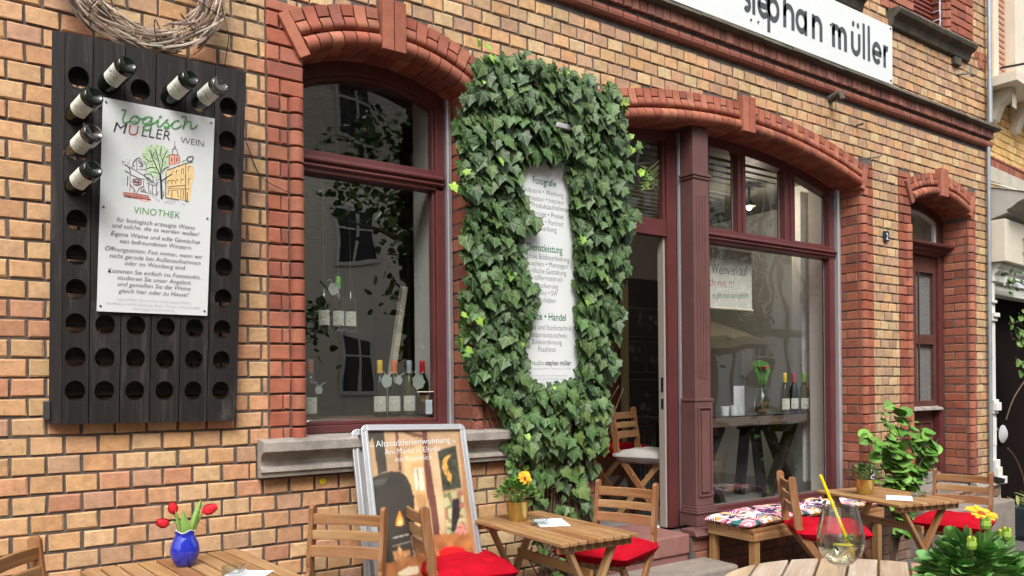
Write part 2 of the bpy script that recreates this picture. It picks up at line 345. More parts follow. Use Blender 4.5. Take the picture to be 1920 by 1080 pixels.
BLK=[(.0075,[(.043,.944),(.04,.996),(.038,1.022),(.034,1.048)]),(.0035,[(.035,1.043),(.023,1.065),(.015,1.084),(.005,1.104),(-.005,1.133)]),(.0025,[(.02,1.067),(.001,1.066),(-.016,1.058)]),(.003,[(.038,1.049),(.032,1.079),(.024,1.112),(.014,1.144)]),(.0025,[(.04,1.062),(.044,1.102),(.053,1.13),(.061,1.144)]),(.0025,[(.039,1.054),(.055,1.072),(.069,1.08)]),(.002,[(.01,1.094),(-.01,1.091),(-.029,1.108)]),(.002,[(.044,1.097),(.034,1.127),(.038,1.156)]),(.003,[(.042,1.018),(.055,1.03),(.082,1.053)]),(.002,[(.03,1.045),(.011,1.05),(-.004,1.045)]),(.0018,[(.024,1.099),(.009,1.112),(.009,1.128)]),(.0018,[(.005,1.114),(-.01,1.137)]),(.0018,[(.054,1.114),(.066,1.124)]),(.0025,[(.06,1.063),(.134,1.104),(.162,1.113)]),(.0025,[(.134,1.104),(.135,.948)]),(.0023,[(.057,1.057),(.058,.951)]),(.002,[(.064,.996),(.134,1.013)]),(.0015,[(.064,.989),(.15,1.0)]),(.003,[(.058,.951),(.11,.949)]),(.0025,[(.135,.948),(.148,.945)]),(.0035,[(.142,.984),(.142,.946)]),(.002,[(.066,1.008),(.066,1.021),(.076,1.023)]),(.002,[(.081,1.01),(.08,1.025),(.09,1.026)]),(.002,[(.096,1.014),(.097,1.03),(.107,1.031)]),(.002,[(.117,1.018),(.117,1.035),(.127,1.036)]),(.002,[(.118,1.058),(.117,1.077),(.126,1.078),(.125,1.058)]),(.002,[(.099,1.055),(.097,1.068),(.106,1.07)]),(.0018,[(.081,1.061),(.087,1.065)]),(.0023,[(.082,.954),(.081,.984),(.104,.987),(.107,.958)]),(.0018,[(.067,.963),(.068,.983),(.076,.983)]),(.002,[(.117,.951),(.117,.99),(.127,.991),(.126,.952)]),(.002,[(.145,1.068),(.145,1.092),(.153,1.093)]),(.002,[(.147,1.014),(.146,1.041),(.154,1.042)]),(.002,[(.067,1.128),(.106,1.132),(.109,1.102)]),(.0015,[(.068,1.129),(.071,1.085)]),(.0015,[(.088,1.132),(.09,1.096)]),(.0023,[(.081,1.132),(.08,1.148),(.089,1.16),(.099,1.148),(.101,1.133)]),(.0015,[(.089,1.16),(.088,1.189)]),(.0025,[(.088,1.167),(.094,1.165)]),(.003,[(.079,1.103),(.079,1.118)]),(.003,[(.098,1.106),(.099,1.122)]),(.0035,[(.137,1.117),(.142,1.131),(.162,1.136),(.157,1.118),(.139,1.115)]),(.0015,[(.119,1.106),(.127,1.116),(.134,1.114)]),(.003,[(-.098,1.064),(-.081,1.051),(-.078,1.031),(-.097,1.038)]),(.002,[(-.081,1.056),(-.052,1.042),(-.018,1.024),(.021,.999)]),(.0025,[(-.078,1.028),(-.052,1.017),(-.023,1.013)]),(.0025,[(-.067,1.058),(-.067,1.074),(-.055,1.091),(-.043,1.096),(-.031,1.067),(-.045,1.064)]),(.0035,[(-.048,1.087),(-.033,1.069)]),(.0018,[(-.055,1.086),(-.052,1.045)]),(.0018,[(-.029,1.082),(-.019,1.079),(-.02,1.045)]),(.0018,[(-.045,1.051),(-.021,1.055)]),(.0023,[(-.026,1.034),(.001,1.038),(.009,1.01),(-.008,1.008),(-.026,1.034)]),(.003,[(-.011,1.025),(.002,1.012)]),(.002,[(.021,1.02),(.023,.954)]),(.002,[(-.008,1.002),(-.007,.963)]),(.0018,[(.007,.997),(.007,.957)]),(.0018,[(-.028,1.007),(-.024,.963)]),(.0015,[(-.078,1.026),(-.077,.958)]),(.0023,[(-.087,.978),(-.086,1.019)]),(.0018,[(-.018,1.001),(.019,.993)]),(.0015,[(-.039,.964),(.022,.957)]),(.002,[(.023,1.02),(.033,1.024)]),(.0015,[(.026,.994),(.026,1.01),(.033,1.011)]),(.0015,[(.027,.957),(.027,.973),(.033,.971)]),(.0015,[(.046,1.013),(.056,1.014),(.056,.999)]),(.0015,[(.049,.955),(.051,.979)]),(.002,[(-.034,.962),(-.034,.975)]),(.002,[(-.029,.961),(-.028,.973)]),(.002,[(-.019,.961),(-.02,.972)]),(.002,[(.0,.959),(-.0,.972)]),(.0013,[(.02,.941),(.035,.932)]),(.001,[(.05,.933),(.085,.928),(.097,.94)]),(.001,[(.062,.938),(.092,.942)]),(.001,[(.12,.935),(.138,.93)]),(.001,[(.003,.949),(.022,.949)])]
RED=[(.0025,[(-.101,.95),(-.007,.949),(-.006,.937)]),(.0025,[(-.1,.942),(-.007,.942)]),(.003,[(-.098,.936),(.002,.935)]),(.002,[(-.079,.94),(-.079,.93)]),(.002,[(-.034,.939),(-.033,.932)]),(.0025,[(-.077,.984),(-.063,.971),(-.053,.951),(-.044,.974),(-.027,.986)]),(.002,[(-.063,.95),(-.061,.971)]),(.0035,[(-.068,1.006),(-.052,1.011),(-.035,1.006),(-.039,.99),(-.063,.986),(-.068,1.001),(-.044,1.0)]),(.0023,[(-.068,.996),(-.035,.998)]),(.002,[(-.061,1.007),(-.051,.983),(-.042,1.01)])]
LOG=[(.0037,[(-.113,1.275),(-.098,1.278),(-.099,1.27),(-.107,1.246),(-.107,1.231),(-.1,1.227),(-.09,1.23),(-.078,1.241)]),(.0037,[(-.064,1.261),(-.076,1.252),(-.079,1.239),(-.073,1.23),(-.061,1.231),(-.051,1.24),(-.048,1.253),(-.053,1.261),(-.062,1.262),(-.051,1.255),(-.035,1.255),(-.022,1.258)]),(.0037,[(-.002,1.268),(-.016,1.266),(-.031,1.257),(-.035,1.245),(-.03,1.237),(-.02,1.239),(-.008,1.25),(.001,1.269)]),(.0037,[(.001,1.269),(-.003,1.235),(-.007,1.219),(-.019,1.213),(-.031,1.217),(-.032,1.223),(-.022,1.232),(-.001,1.24),(.016,1.254),(.024,1.264)]),(.0037,[(.025,1.264),(.02,1.244),(.023,1.236),(.033,1.239),(.047,1.256),(.058,1.269),(.062,1.272)]),(.0049,[(.025,1.272),(.036,1.28)]),(.0037,[(.058,1.27),(.054,1.262),(.065,1.25),(.063,1.238),(.052,1.233),(.046,1.238),(.063,1.243),(.079,1.258)]),(.0037,[(.105,1.271),(.099,1.274),(.086,1.268),(.077,1.255),(.079,1.241),(.091,1.239),(.106,1.249),(.114,1.259)]),(.0037,[(.112,1.292),(.131,1.295),(.126,1.273),(.119,1.244)]),(.0037,[(.119,1.244),(.127,1.264),(.138,1.277),(.149,1.278),(.151,1.266),(.15,1.252),(.157,1.249),(.167,1.258),(.177,1.272)])]
# ================================================================ THE BRICK BUILDING
YC=[(.52,.305,.15),(.53,.325,.165),(.51,.285,.145),(.50,.265,.14),(.53,.34,.18),(.45,.215,.12),(.55,.35,.195),(.52,.305,.16),(.49,.255,.14),(.53,.31,.15),(.46,.27,.165),(.52,.29,.14)]
RC=[(.34,.112,.064),(.31,.098,.056),(.37,.135,.08),(.25,.082,.055),(.33,.122,.072),(.29,.085,.05)]
def ycol(x,z):
    # the right and upper parts of the wall carry more of the brown-grey bricks
    c=rnd.choice(YC if x<2.2 and z<2.9 else YC[:3]+[(.47,.32,.175),(.45,.275,.16),(.42,.265,.165),(.47,.31,.17),(.53,.38,.21),(.40,.245,.155),(.49,.30,.175),(.56,.40,.22)])
    return jit(c,.10)
def rcol(): return jit(rnd.choice(RC),.12)
def brick(mb,x0,x1,z0,z1,col,y=0.,d=.02,ch=.0035,j=.0024,f=None):
    ch*=U(.7,1.7)
    J=lambda:U(-j,j)
    yf=y+U(-.0025,.0025)
    P=[(x0,z0),(x1,z0),(x1,z1),(x0,z1)]; sg=[(1,1),(-1,1),(-1,-1),(1,-1)]
    fr=[(p[0]+q[0]*ch+J(),yf+J()*.4,p[1]+q[1]*ch+J()) for p,q in zip(P,sg)]
    md=[(p[0]+J(),yf+ch,p[1]+J()) for p in P]; bk=[(a,yf+d,c) for a,b,c in md]
    V=fr+md+bk
    if f: V=[f(*v) for v in V]
    mb.add(V,[(0,1,2,3)]+[(4+i,4+(i+1)%4,(i+1)%4,i) for i in range(4)]+[(8+i,8+(i+1)%4,4+(i+1)%4,4+i) for i in range(4)],col)
class Arch:
    def __init__(s,xc,half,zs,zc_,th=.2,key=.05):
        s.xc=xc;s.h=half;s.zs=zs;rise=zc_-zs;s.R=(half*half+rise*rise)/(2*rise);s.zc=zc_-s.R;s.th=th;s.top=zc_;s.A=math.asin(half/s.R);s.key=key
    def z(s,x,dr=0):
        r=s.R+dr; d=abs(x-s.xc); return s.zc+sqrt(max(0,r*r-d*d))
    def p(s,r,a,y): return (s.xc+r*sin(a),y,s.zc+r*cos(a))
A1=Arch(1.735,.47,2.99,3.115,.205,.055); A2=Arch(4.525,1.455,2.99,3.195,.2,.04); A3=Arch(7.265,.515,2.975,3.09,.2,.055)
CH=.079; PH=1.037
def rowz(k): return PH+k*CH
ZW=.07
def blocked(z):
    B=[]
    if 1.14<z<3.25: B.append((1.09,1.19))            # pier faces
    if 1.14<z<2.99: B+= [(1.19,2.36)]
    if .955<z<=1.14: B.append((1.03,2.56))
    if .36<z<3.21: B.append((5.95,6.158))
    if -1<z<2.99: B.append((2.93,5.96))
    if .36>=z: B.append((2.93,6.16))
    if z<3.23: B+= [(6.56,6.75),(7.78,7.915)]
    if z<2.98: B.append((6.74,7.79))
    for A in (A1,A2,A3):
        zt=z
        if A.zs-.06<zt<A.zc+A.R+A.th:
            ro=A.R+A.th-.012; d=ro*ro-(zt-A.zc)**2
            if d>0:
                lim=(A.h+.045+ (zt-A.zs)*(A.h/A.R)*1.0)
                x=min(sqrt(d),lim); B.append((A.xc-x,A.xc+x))
        if zt<A.top+.26 and zt>A.top: B.append((A.xc-.072,A.xc+.072))
    if 3.675<z<3.905: B.append((-9,9))
    if z>4.64: B+= [(5.2,5.9),(6.3,7.9)]
    if 4.5<z<=4.64: B+= [(4.9,6.0),(6.4,7.8)]
    if z<.40: B.append((6.1,8.3))
    B.sort(); O=[]
    for a,b in B:
        if O and a<=O[-1][1]+.03: O[-1][1]=max(O[-1][1],b)
        else: O.append([a,b])
    return O
XL,XR=-1.3,8.19
mb=MB()
k=int((-.35-PH)/CH)
while rowz(k)<5.75:
    z0=rowz(k)+.0055; z1=rowz(k+1)-.0055; zm=(z0+z1)/2; B=blocked(zm)
    off=.062 if k%2 else 0
    x=XL+off-.124
    while x<XR:
        a,b=x+.0055,x+.124-.0055
        if U(0,1)<.0: pass
        pieces=[(max(a,XL),min(b,XR))]
        for p,q in B:
            n=[]
            for u,v in pieces:
                if q<=u or p>=v: n.append((u,v)); continue
                if p-.006>u: n.append((u,p-.006))
                if q+.006<v: n.append((q+.006,v))
            pieces=n
        for u,v in pieces:
            if v-u>.012: brick(mb,u,v,z0,z1,ycol((u+v)/2,zm))
        x+=.124
    k+=1
bld=empty('brick_building',(4,0,0),label='yellow brick house with red brick arches and maroon shop windows',cat='building')
bld.location=(0,0,0)
mb.build('yellow_brickwork',m_yb,bld)
# mortar bed behind the bricks with the openings left free
mb=MB()
def free(x):
    iv=[(-.35,5.75)]
    def cut(a,b):
        nonlocal iv; n=[]
        for u,v in iv:
            if b<=u or a>=v: n.append((u,v))
            else:
                if a>u:n.append((u,a))
                if b<v:n.append((b,v))
        iv=n
    if 1.265<x<2.205: cut(1.13,A1.z(x,.03))
    if 3.07<x<5.98: cut(.36,A2.z(x,.03))
    if 6.75<x<7.78: cut(-.1,A3.z(x,.03))
    if 6.82<x<7.33: cut(4.64,5.6)
    return iv
bp=[XL,1.265,2.205,3.07,5.98,6.75,7.78,6.82,7.33,XR]
x=XL
while x<XR: bp.append(round(x,4)); x+=.04
bp=sorted(set(bp))
for a,b in zip(bp,bp[1:]):
    if b-a<1e-5: continue
    for u,v in free((a+b)/2): mb.add([(a,.0075,u),(b,.0075,u),(b,.0075,v),(a,.0075,v)],[(0,1,2,3)])
mb.add([(XR-.004,.0075,-.35),(XR-.004,.4,-.35),(XR-.004,.4,5.75),(XR-.004,.0075,5.75)],[(0,1,2,3)])
mb.bb(XL,8.15,.5,.56,3.3,5.75)
mb.build('mortar_bed',m_mortar,bld)
# ---- red brick piers with rounded corner rolls
def roll(mb,xc,z0,z1,r=.036,y=.0,col=None,side=0):
    n=8; col=col or rcol(); j=U(-.001,.001)
    pts=[(xc+cos(pi+pi*i/n)*r,y+.004+sin(pi+pi*i/n)*r+j) for i in range(n+1)]
    pts=[(pts[0][0],.03)]+pts+[(pts[-1][0],.03)]
    m=len(pts); e=.003
    V=[(a,b+ (e if 0 else 0),z0) for a,b in pts]+[(a,b,z0+e) for a,b in pts]+[(a,b,z1-e) for a,b in pts]+[(a,b,z1) for a,b in pts]
    cx,cy=xc,y+.01
    for i in list(range(m))+list(range(3*m,4*m)):
        a,b,c=V[i]; V[i]=(cx+(a-cx)*.93,cy+(b-cy)*.93,c)
    fs=[(l*m+i,l*m+i+1,(l+1)*m+i+1,(l+1)*m+i) for l in range(3) for i in range(m-1)]+[tuple(range(m-1,-1,-1)),tuple(3*m+i for i in range(m))]
    mb.add(V,fs,col)
def pier(xo,xi,z0,z1,zplain,depth=.24,ztop=None,nm='red_brick_pier'):
    """xo outer edge on the wall face, xi opening edge"""
    mb=MB(); s=1 if xi>xo else -1; k=int(math.floor((z0-PH)/CH))
    def fb(a,b,za,zb,c,**kw): brick(mb,min(a,b)+.003,max(a,b)-.003,za,zb,c,-.006,.03,**kw)
    def rev(ya,yb,za,zb,c,x=None):
        x=xi if x is None else x
        brick(mb,ya+.003,yb-.003,za,zb,c,0,.03,f=lambda u,v,w:(x+s*(-v)*1.0 if True else 0,u,w))
    while rowz(k)<z1:
        za=max(rowz(k)+.005,z0); zb=min(rowz(k+1)-.005,z1)
        if zb-za>.02:
            plain=(za+zb)/2>zplain; odd=k%2
            if plain:
                if odd: fb(xo,xi,za,zb,rcol())
                else: m_=xo+(xi-xo)*.36; fb(xo,m_,za,zb,rcol()); fb(m_,xi,za,zb,rcol())
                if (za+zb)/2<(ztop or 9):
                    if odd: rev(.0,.12,za,zb,rcol()); rev(.12,depth,za,zb,rcol())
                    else: rev(.0,depth,za,zb,rcol())
            else:
                w_=.076; xr=xi-s*w_
                if odd: m_=xo+(xr-xo)*.62; fb(xo,m_,za,zb,rcol()); fb(m_,xr,za,zb,rcol())
                else: fb(xo,xr,za,zb,rcol())
                roll(mb,xi-s*.037,za,zb)
                if odd: rev(.035,.14,za,zb,rcol()); rev(.14,depth,za,zb,rcol())
                else: rev(.035,depth,za,zb,rcol())
        k+=1
    mb.build(nm,m_rb,bld)
    b2=MB(); a,b=(xo+s*.008,xi-s*.004)
    b2.bb(min(a,b),max(a,b),.006,depth+.05,z0,z1 if not ztop else ztop); b2.build('pier_mortar',m_mortar,bld)
pier(1.09,1.267,1.14,3.22,2.79,.24,2.99); pier(2.38,2.205,1.14,3.05,2.79,.24,2.99)
pier(2.90,3.07,-.3,3.05,2.80,.22,2.99); pier(6.158,5.98,.36,3.20,2.82,.2,2.99)
pier(6.56,6.75,.40,3.22,2.79,.24,2.97); pier(7.915,7.785,.40,3.21,2.72,.24,2.97)
# ---- arches
def arch(A,left=True):
    mb=MB(); R=A.R; n=max(3,round((R+.05)*2*A.A/.077)); 
    if n%2==0: n+=1
    ka=.072/(R+.1)
    # voussoir angles each side of the keystone
    sides=[(-A.A+.03/R,-ka),(ka,A.A-.03/R)]
    def sweep(prof,a0,a1,col,m=2):
        q=len(prof); V=[]
        for i in range(m+1):
            a=a0+(a1-a0)*i/m; V+= [A.p(r,a,y) for r,y in prof]
        fs=[(i*q+j,i*q+(j+1)%q,(i+1)*q+(j+1)%q,(i+1)*q+j) for i in range(m) for j in range(q)]+[tuple(range(q-1,-1,-1)),tuple(m*q+j for j in range(q))]
        mb.add(V,fs,col)
    rp=[(R+.038+.038*cos(t),-.004+.034*sin(t)) for t in [pi*(1+.0+.125*i) for i in range(9)]]
    rollp=[(R+.0,.05)]+[(R+.038-.038*cos(t),-.004-.036*sin(t)) for t in [pi*i/8 for i in range(9)]]+[(R+.076,.05)]
    T=R+A.th
    outp=[(T,.03),(T,-.012),(R+.135,-.014),(R+.118,-.022),(R+.10,-.024),(R+.088,-.014),(R+.082,.03)]
    upp=[(T,.03),(T,-.012),(R+.152,-.012),(R+.152,.03)]; lowp=[(R+.143,.03),(R+.143,-.013),(R+.12,-.022),(R+.10,-.024),(R+.088,-.014),(R+.082,.03)]
    for a0,a1 in sides:
        m=max(2,round((a1-a0)*(R+.04)/.074))
        for i in range(m):
            g=.0032/R; p,q=a0+(a1-a0)*i/m+g,a0+(a1-a0)*(i+1)/m-g; sweep(rollp,p,q,rcol())
        m=max(2,round((a1-a0)*(R+.14)/.071)); m+=1-m%2
        for i in range(m):
            g=.0034/R; p,q=a0+(a1-a0)*i/m+g,a0+(a1-a0)*(i+1)/m-g
            if i%2==0 and m>3 or (m<=3 and i!=1): sweep(upp,p,q,rcol()); sweep(lowp,p,q,rcol())
            else: sweep(outp,p,q,rcol())
        m=max(2,round((a1-a0)*R/.078))
        for i in range(m):                       # soffit courses
            g=.003/R; p,q=a0+(a1-a0)*i/m+g,a0+(a1-a0)*(i+1)/m-g
            e=.04 if i%2 else .0
            sweep([(R+.004,.035),(R+.004,.13+e),(R+.05,.13+e),(R+.05,.035)],p,q,rcol()); sweep([(R+.004,.137+e),(R+.004,.26),(R+.05,.26),(R+.05,.137+e)],p,q,rcol())
    mb.build('brick_arch',m_rb,bld,smooth=True,split=.03)
    mb=MB()
    for sgn in (-1,1):                              # skewbacks
        a=sgn*A.A; dr=Vector((sin(a),0,cos(a))); tg=Vector((cos(a),0,-sin(a))); c=Vector((A.xc+(R+.095)*sin(a),.01,A.zc+(R+.095)*cos(a)))
        Rm=Matrix((tg,Vector((0,1,0)),dr)).transposed(); mb.box(c+tg*0,(.058,.075,.215),Rm,rcol())
        mb.box(c+Vector((0,.14,0))-dr*.08,(.058,.2,.05),Rm,rcol())
    mb.build('skewback',m_rb,bld,bevel=.003,split=.01); mb=MB()
    mb.box((A.xc,.15,A.top+.035),(.15,.24,.07),None,(.22,.06,.04))
    for d in (-.0345,.0345):
        h=A.th+.055; mb.box((A.xc+d,.0,A.top-.008+h/2),(.064,.09,h),None,rcol())
    mb.build('keystone',m_rb,bld,bevel=.003)
    mb=MB(); a0,a1=-A.A-.03/R,A.A+.03/R; P=[(T-.006,.008),(R+.01,.008),(R+.01,.29),(T-.006,.29)]; V=[];m=24
    for i in range(m+1):
        a=a0+(a1-a0)*i/m; V+= [A.p(r,a,y) for r,y in P]
    mb.add(V,[(i*4+j,i*4+(j+1)%4,(i+1)*4+(j+1)%4,(i+1)*4+j) for i in range(m) for j in range(4)]+[(0,1,2,3),(m*4,m*4+1,m*4+2,m*4+3)])
    mb.build('arch_mortar',m_mortar,bld)
for A in (A1,A2,A3): arch(A)
# ---- string course: roll, soldier course, weathered ledge
mb=MB(); x=XL
while x<8.21:
    g=min(.125,8.222-x); pr=[(.02,3.682),(-.022,3.684),(-.034,3.70),(-.036,3.72),(-.028,3.742),(.02,3.752)]
    V=[(x+.005,y,z) for y,z in pr]+[(x+g-.005,y,z) for y,z in pr]; mb.add(V,[(i,(i+1)%6,6+(i+1)%6,6+i) for i in range(6)]+[(5,4,3,2,1,0),(6,7,8,9,10,11)],jit((.21,.072,.045),.18)); x+=g
    if g<.125: break
x=XL
while x<8.22:
    brick(mb,x+.003,min(x+.066,8.228),3.772,3.858,jit(rnd.choice([(.22,.085,.06),(.26,.11,.075),(.19,.08,.065),(.29,.13,.085)]),.15),-.045,.07); x+=.069
mb.bb(8.17,8.226,-.04,.3,3.775,3.855,(.27,.1,.07)); mb.bb(8.17,8.218,-.02,.3,3.684,3.75,(.3,.1,.06))
mb.build('string_course',m_rb,bld)
mb=MB(); mb.bb(XL,8.20,-.018,.02,3.75,3.774); mb.build('course_shadow_gap',m_mortar,bld)
mb=MB(); x=XL
while x<8.28:
    w_=.33; b=min(x+w_-.003,8.285); t=U(-.004,.004)
    P=[(.05,3.912),(-.045+t,3.905),(-.088+t,3.885),(-.094+t,3.862),(-.062,3.850),(.05,3.850)]
    V=[(x,y,z) for y,z in P]+[(b,y,z) for y,z in P]; mb.add(V,[(i,(i+1)%6,6+(i+1)%6,6+i) for i in range(6)]+[(5,4,3,2,1,0),(6,7,8,9,10,11)]); x+=w_
mb.bb(8.17,8.285,.052,.35,3.861,3.906)
mb.build('stone_ledge',m_cap,bld)
# ---- moulded stone sill below the tall window
mb=MB()
def profx(mb,P,x0,x1,mi=0,col=(1,1,1)):
    n=len(P); V=[(x0,y,z) for y,z in P]+[(x1,y,z) for y,z in P]; mb.add(V,[(i,(i+1)%n,n+(i+1)%n,n+i) for i in range(n)]+[tuple(range(n-1,-1,-1)),tuple(range(n,2*n))],col,None,mi)
P=[(.0,1.145),(-.098,1.138),(-.104,1.13),(-.104,1.088),(-.085,1.08),(-.06,1.062),(-.045,1.04),(-.04,1.018),(-.062,1.012),(-.066,.992),(-.054,.985),(-.05,.965),(.0,.962)]
profx(mb,P,1.03,2.53)
mb.bb(1.272,2.2,.001,.30,1.05,1.142)
mb.build('window_sill_stone',m_stone,bld,bevel=.003)
# ---- upstairs window with its sill and roller shutter, and a second sill beyond
mb=MB()
for (a,b) in ((6.42,7.78),(4.9,5.99)):
    profx(mb,[(.02,4.60),(-.10,4.585),(-.115,4.56),(-.10,4.53),(-.05,4.50),(-.03,4.44),(.02,4.43)],a,b)
mb.bb(7.5,7.62,-.035,.02,4.36,4.43)
mb.build('upper_sill',m_cap,bld,bevel=.006,split=.02)
mb=MB(); k=int((4.6-PH)/CH)
while rowz(k)<5.75:
    za,zb=rowz(k)+.005,rowz(k+1)-.005; o=k%2
    for (a,b) in ((6.3,6.42),(6.42,6.6 if o else 6.52),(6.6 if o else 6.52,6.82),(7.33,7.5 if o else 7.6),(7.5 if o else 7.6,7.76),(7.76,7.9),(5.2,5.45),(5.45,5.9)): brick(mb,a+.003,b-.003,za,zb,rcol(),-.012)
    brick(mb,.02,.2,za,zb,rcol(),0,.02,f=lambda u,v,w_:(7.33-v,u,w_)); roll(mb,7.40,za,zb,y=-.012)
    k+=1
for (a,b,c,d) in ((7.93,8.05,4.53,4.6),(8.06,8.18,4.53,4.6),(7.99,8.1,4.45,4.52),(8.1,8.18,4.45,4.52)): brick(mb,a,b,c,d,rcol(),-.004)
mb.build('upper_brick_surround',m_rb,bld,split=.03)
mb=MB()
for i in range(26): z=4.60+i*.042; profx(mb,[(.10,z),(.085,z+.012),(.085,z+.03),(.10,z+.042)],6.82,7.33)
mb.build('roller_shutter',mat('shutter_slat',(.20,.055,.04),.55,var=.1),bld)
# ---- plinth and steps
mb=MB(); k=int((-.35-PH)/CH)
while rowz(k)<.36:
    za,zb=rowz(k)+.005,min(rowz(k+1)-.005,.352); x=3.93 if k%2 else 3.87; 
    if zb-za>.02:
        while x<6.15:
            a,b=max(x,3.905)+.004,min(x+.124,6.15)-.004
            if b-a>.03: brick(mb,a,b,za,zb,jit(rnd.choice([(.24,.10,.065),(.28,.10,.06),(.20,.09,.06)]),.15),-.035,.03)
            x+=.124
        x=6.17
        while x<8.22: brick(mb,x,x+.116,za,zb,jit((.24,.15,.11),.2),-.05,.03); x+=.124
    k+=1
mb.build('plinth_bricks',m_rb,bld,split=.035)
mb=MB(); mb.bb(3.90,6.16,-.028,.4,-.4,.355); mb.bb(6.16,6.74,-.042,.3,-.4,.36); mb.bb(7.79,8.2,-.042,.3,-.4,.36); mb.build('plinth_mortar',m_mortar,bld,split=.005)
mb=MB(); profx(mb,[(.06,.398),(-.06,.394),(-.085,.36),(.06,.352)],3.895,4.42); mb.bb(4.40,5.985,.09,.26,.352,.40); mb.build('plinth_cap',m_post,bld,bevel=.004,split=.01)
mb=MB(); profx(mb,[(.01,.44),(-.055,.40),(-.07,.36),(.01,.352)],6.14,6.745); profx(mb,[(.01,.44),(-.055,.40),(-.07,.36),(.01,.352)],7.79,8.24); mb.build('plinth_stone',m_stone,bld,bevel=.004,split=.01)
mb=MB(); mb.bb(3.05,3.90,-.015,.5,.24,.372); mb.bb(3.05,3.90,.0,.5,-.3,.24); mb.build('threshold',m_rstep,bld,bevel=.01)
mb=MB(); mb.bb(2.85,4.03,-.32,-.016,-.3,.205); mb.build('entrance_step',m_step,bld,bevel=.018)
mb=MB(); mb.bb(6.6,7.9,-.34,.2,-.4,.28); mb.bb(6.78,7.76,.0,.3,.281,.40); mb.build('side_door_step',m_step,bld,bevel=.015,split=.01)
# ---- joinery helpers
def arcpts(A,dr,x0,x1,n=14): return [(x0+(x1-x0)*i/n,A.z(x0+(x1-x0)*i/n,dr)) for i in range(n+1)]
def band(mb,top,bot,y0,y1,mi=0):
    n=len(top); V=[(x,y0,z) for x,z in top]+[(x,y0,z) for x,z in bot]+[(x,y1,z) for x,z in top]+[(x,y1,z) for x,z in bot]
    fs=[]
    for i in range(n-1): fs+= [(i,i+1,n+i+1,n+i),(2*n+i,2*n+i+1,3*n+i+1,3*n+i),(i,i+1,2*n+i+1,2*n+i),(n+i,n+i+1,3*n+i+1,3*n+i)]
    fs+= [(0,n,3*n,2*n),(n-1,2*n-1,4*n-1,3*n-1)]
    mb.add(V,fs,(1,1,1),None,mi)
def pane(mb,x0,x1,z0,top,y):
    if isinstance(top,Arch): T=[(x,min(z,99)) for x,z in arcpts(top,top.g,x0,x1,12)]
    else: T=[(x0,top),(x1,top)]
    V=[(x0,y,z0)]+[(x,y,z) for x,z in T]+[(x1,y,z0)]; mb.add(V,[tuple(range(len(V)))])
def trans(mb,x0,x1,zb,zt,y=.20):      # moulded transom
    h=zt-zb; P=[(y+.09,zb),(y,zb),(y,zb+h*.18),(y-.018,zb+h*.24),(y-.018,zb+h*.34),(y-.008,zb+h*.40),(y-.028,zb+h*.5),(y-.028,zb+h*.62),(y-.006,zb+h*.72),(y-.006,zb+h),(y+.09,zb+h)]; profx(mb,P,x0,x1)
# ---- tall window
Y=.215
mb=MB(); A1.g=-.07
band(mb,arcpts(A1,.02,1.268,2.165),arcpts(A1,-.065,1.268,2.165),Y-.01,Y+.07); band(mb,arcpts(A1,-.064,1.30,2.13),arcpts(A1,-.085,1.30,2.13),Y+.008,Y+.06)
mb.bb(1.20,1.33,Y-.008,Y+.07,1.145,2.99); mb.bb(2.105,2.162,Y-.008,Y+.07,1.145,3.02); mb.bb(2.09,2.104,Y+.01,Y+.06,1.2,2.99)
mb.bb(1.331,2.104,Y-.004,Y+.068,1.145,1.185); mb.bb(1.331,2.104,Y+.01,Y+.06,1.186,1.205)
trans(mb,1.27,2.15,2.495,2.605,Y-.008)
wf=mb.build('tall_window',m_mar,bld,bevel=.003)
mb=MB(); pane(mb,1.31,2.11,1.2,2.5,Y+.045); mb.build('pane',m_glass2,wf)
mb=MB(); pane(mb,1.31,2.11,2.58,A1,Y+.045); mb.build('pane',m_glass,wf)
mb=MB(); mb.bb(2.163,2.195,Y-.03,Y+.05,1.145,3.04); mb.bb(2.171,2.176,Y-.038,Y-.029,1.145,3.03); mb.build('guide_rail',m_alu,bld)
# ---- shop window
mb=MB(); A2.g=-.075
band(mb,arcpts(A2,.02,3.06,5.93,24),arcpts(A2,-.07,3.06,5.93,24),Y-.01,Y+.07)
for a,b in ((4.13,4.38),(4.703,4.79),(5.265,5.395),(5.858,5.928)): mb.bb(a,b,Y-.006,Y+.07,2.52,A2.z((a+b)/2)-.02)
for a,b in ((4.742,4.75),(5.326,5.334)): mb.bb(a,b,Y-.02,Y+.0,2.53,A2.z(a)-.06)
mb.bb(4.13,4.38,Y-.006,Y+.07,.42,2.44); mb.bb(5.858,5.928,Y-.006,Y+.07,.42,2.52)
for a,b in ((4.38,4.703),(4.79,5.265),(5.395,5.858)): mb.bb(a,b,Y+.008,Y+.06,2.521,2.538)
trans(mb,4.14,5.925,2.425,2.522,Y-.006)
mb.bb(4.38,5.857,Y+.002,Y+.068,.42,.475); mb.bb(4.38,5.857,Y-.02,Y+.0,.42,.445)
wf=mb.build('shop_window',m_mar,bld,bevel=.003)
mb=MB(); pane(mb,4.36,5.87,.47,2.43,Y+.045); mb.build('pane',m_glass,wf)
for a,b in ((4.36,4.71),(4.78,5.27),(5.385,5.87)):
    mb=MB(); pane(mb,a,b,2.53,A2,Y+.045); mb.build('pane',m_glass,wf)
mb=MB()
for a,b in ((4.36,4.705),(4.79,5.265),(5.39,5.86)): mb.bb(b-.012,b+.001,Y+.047,Y+.052,2.54,A2.z(b)-.08)
mb.bb(5.848,5.859,Y+.047,Y+.052,.49,2.42); mb.bb(4.38,5.85,Y+.047,Y+.052,.476,.484); mb.build('glazing_bead',m_alu,wf,split=.01)
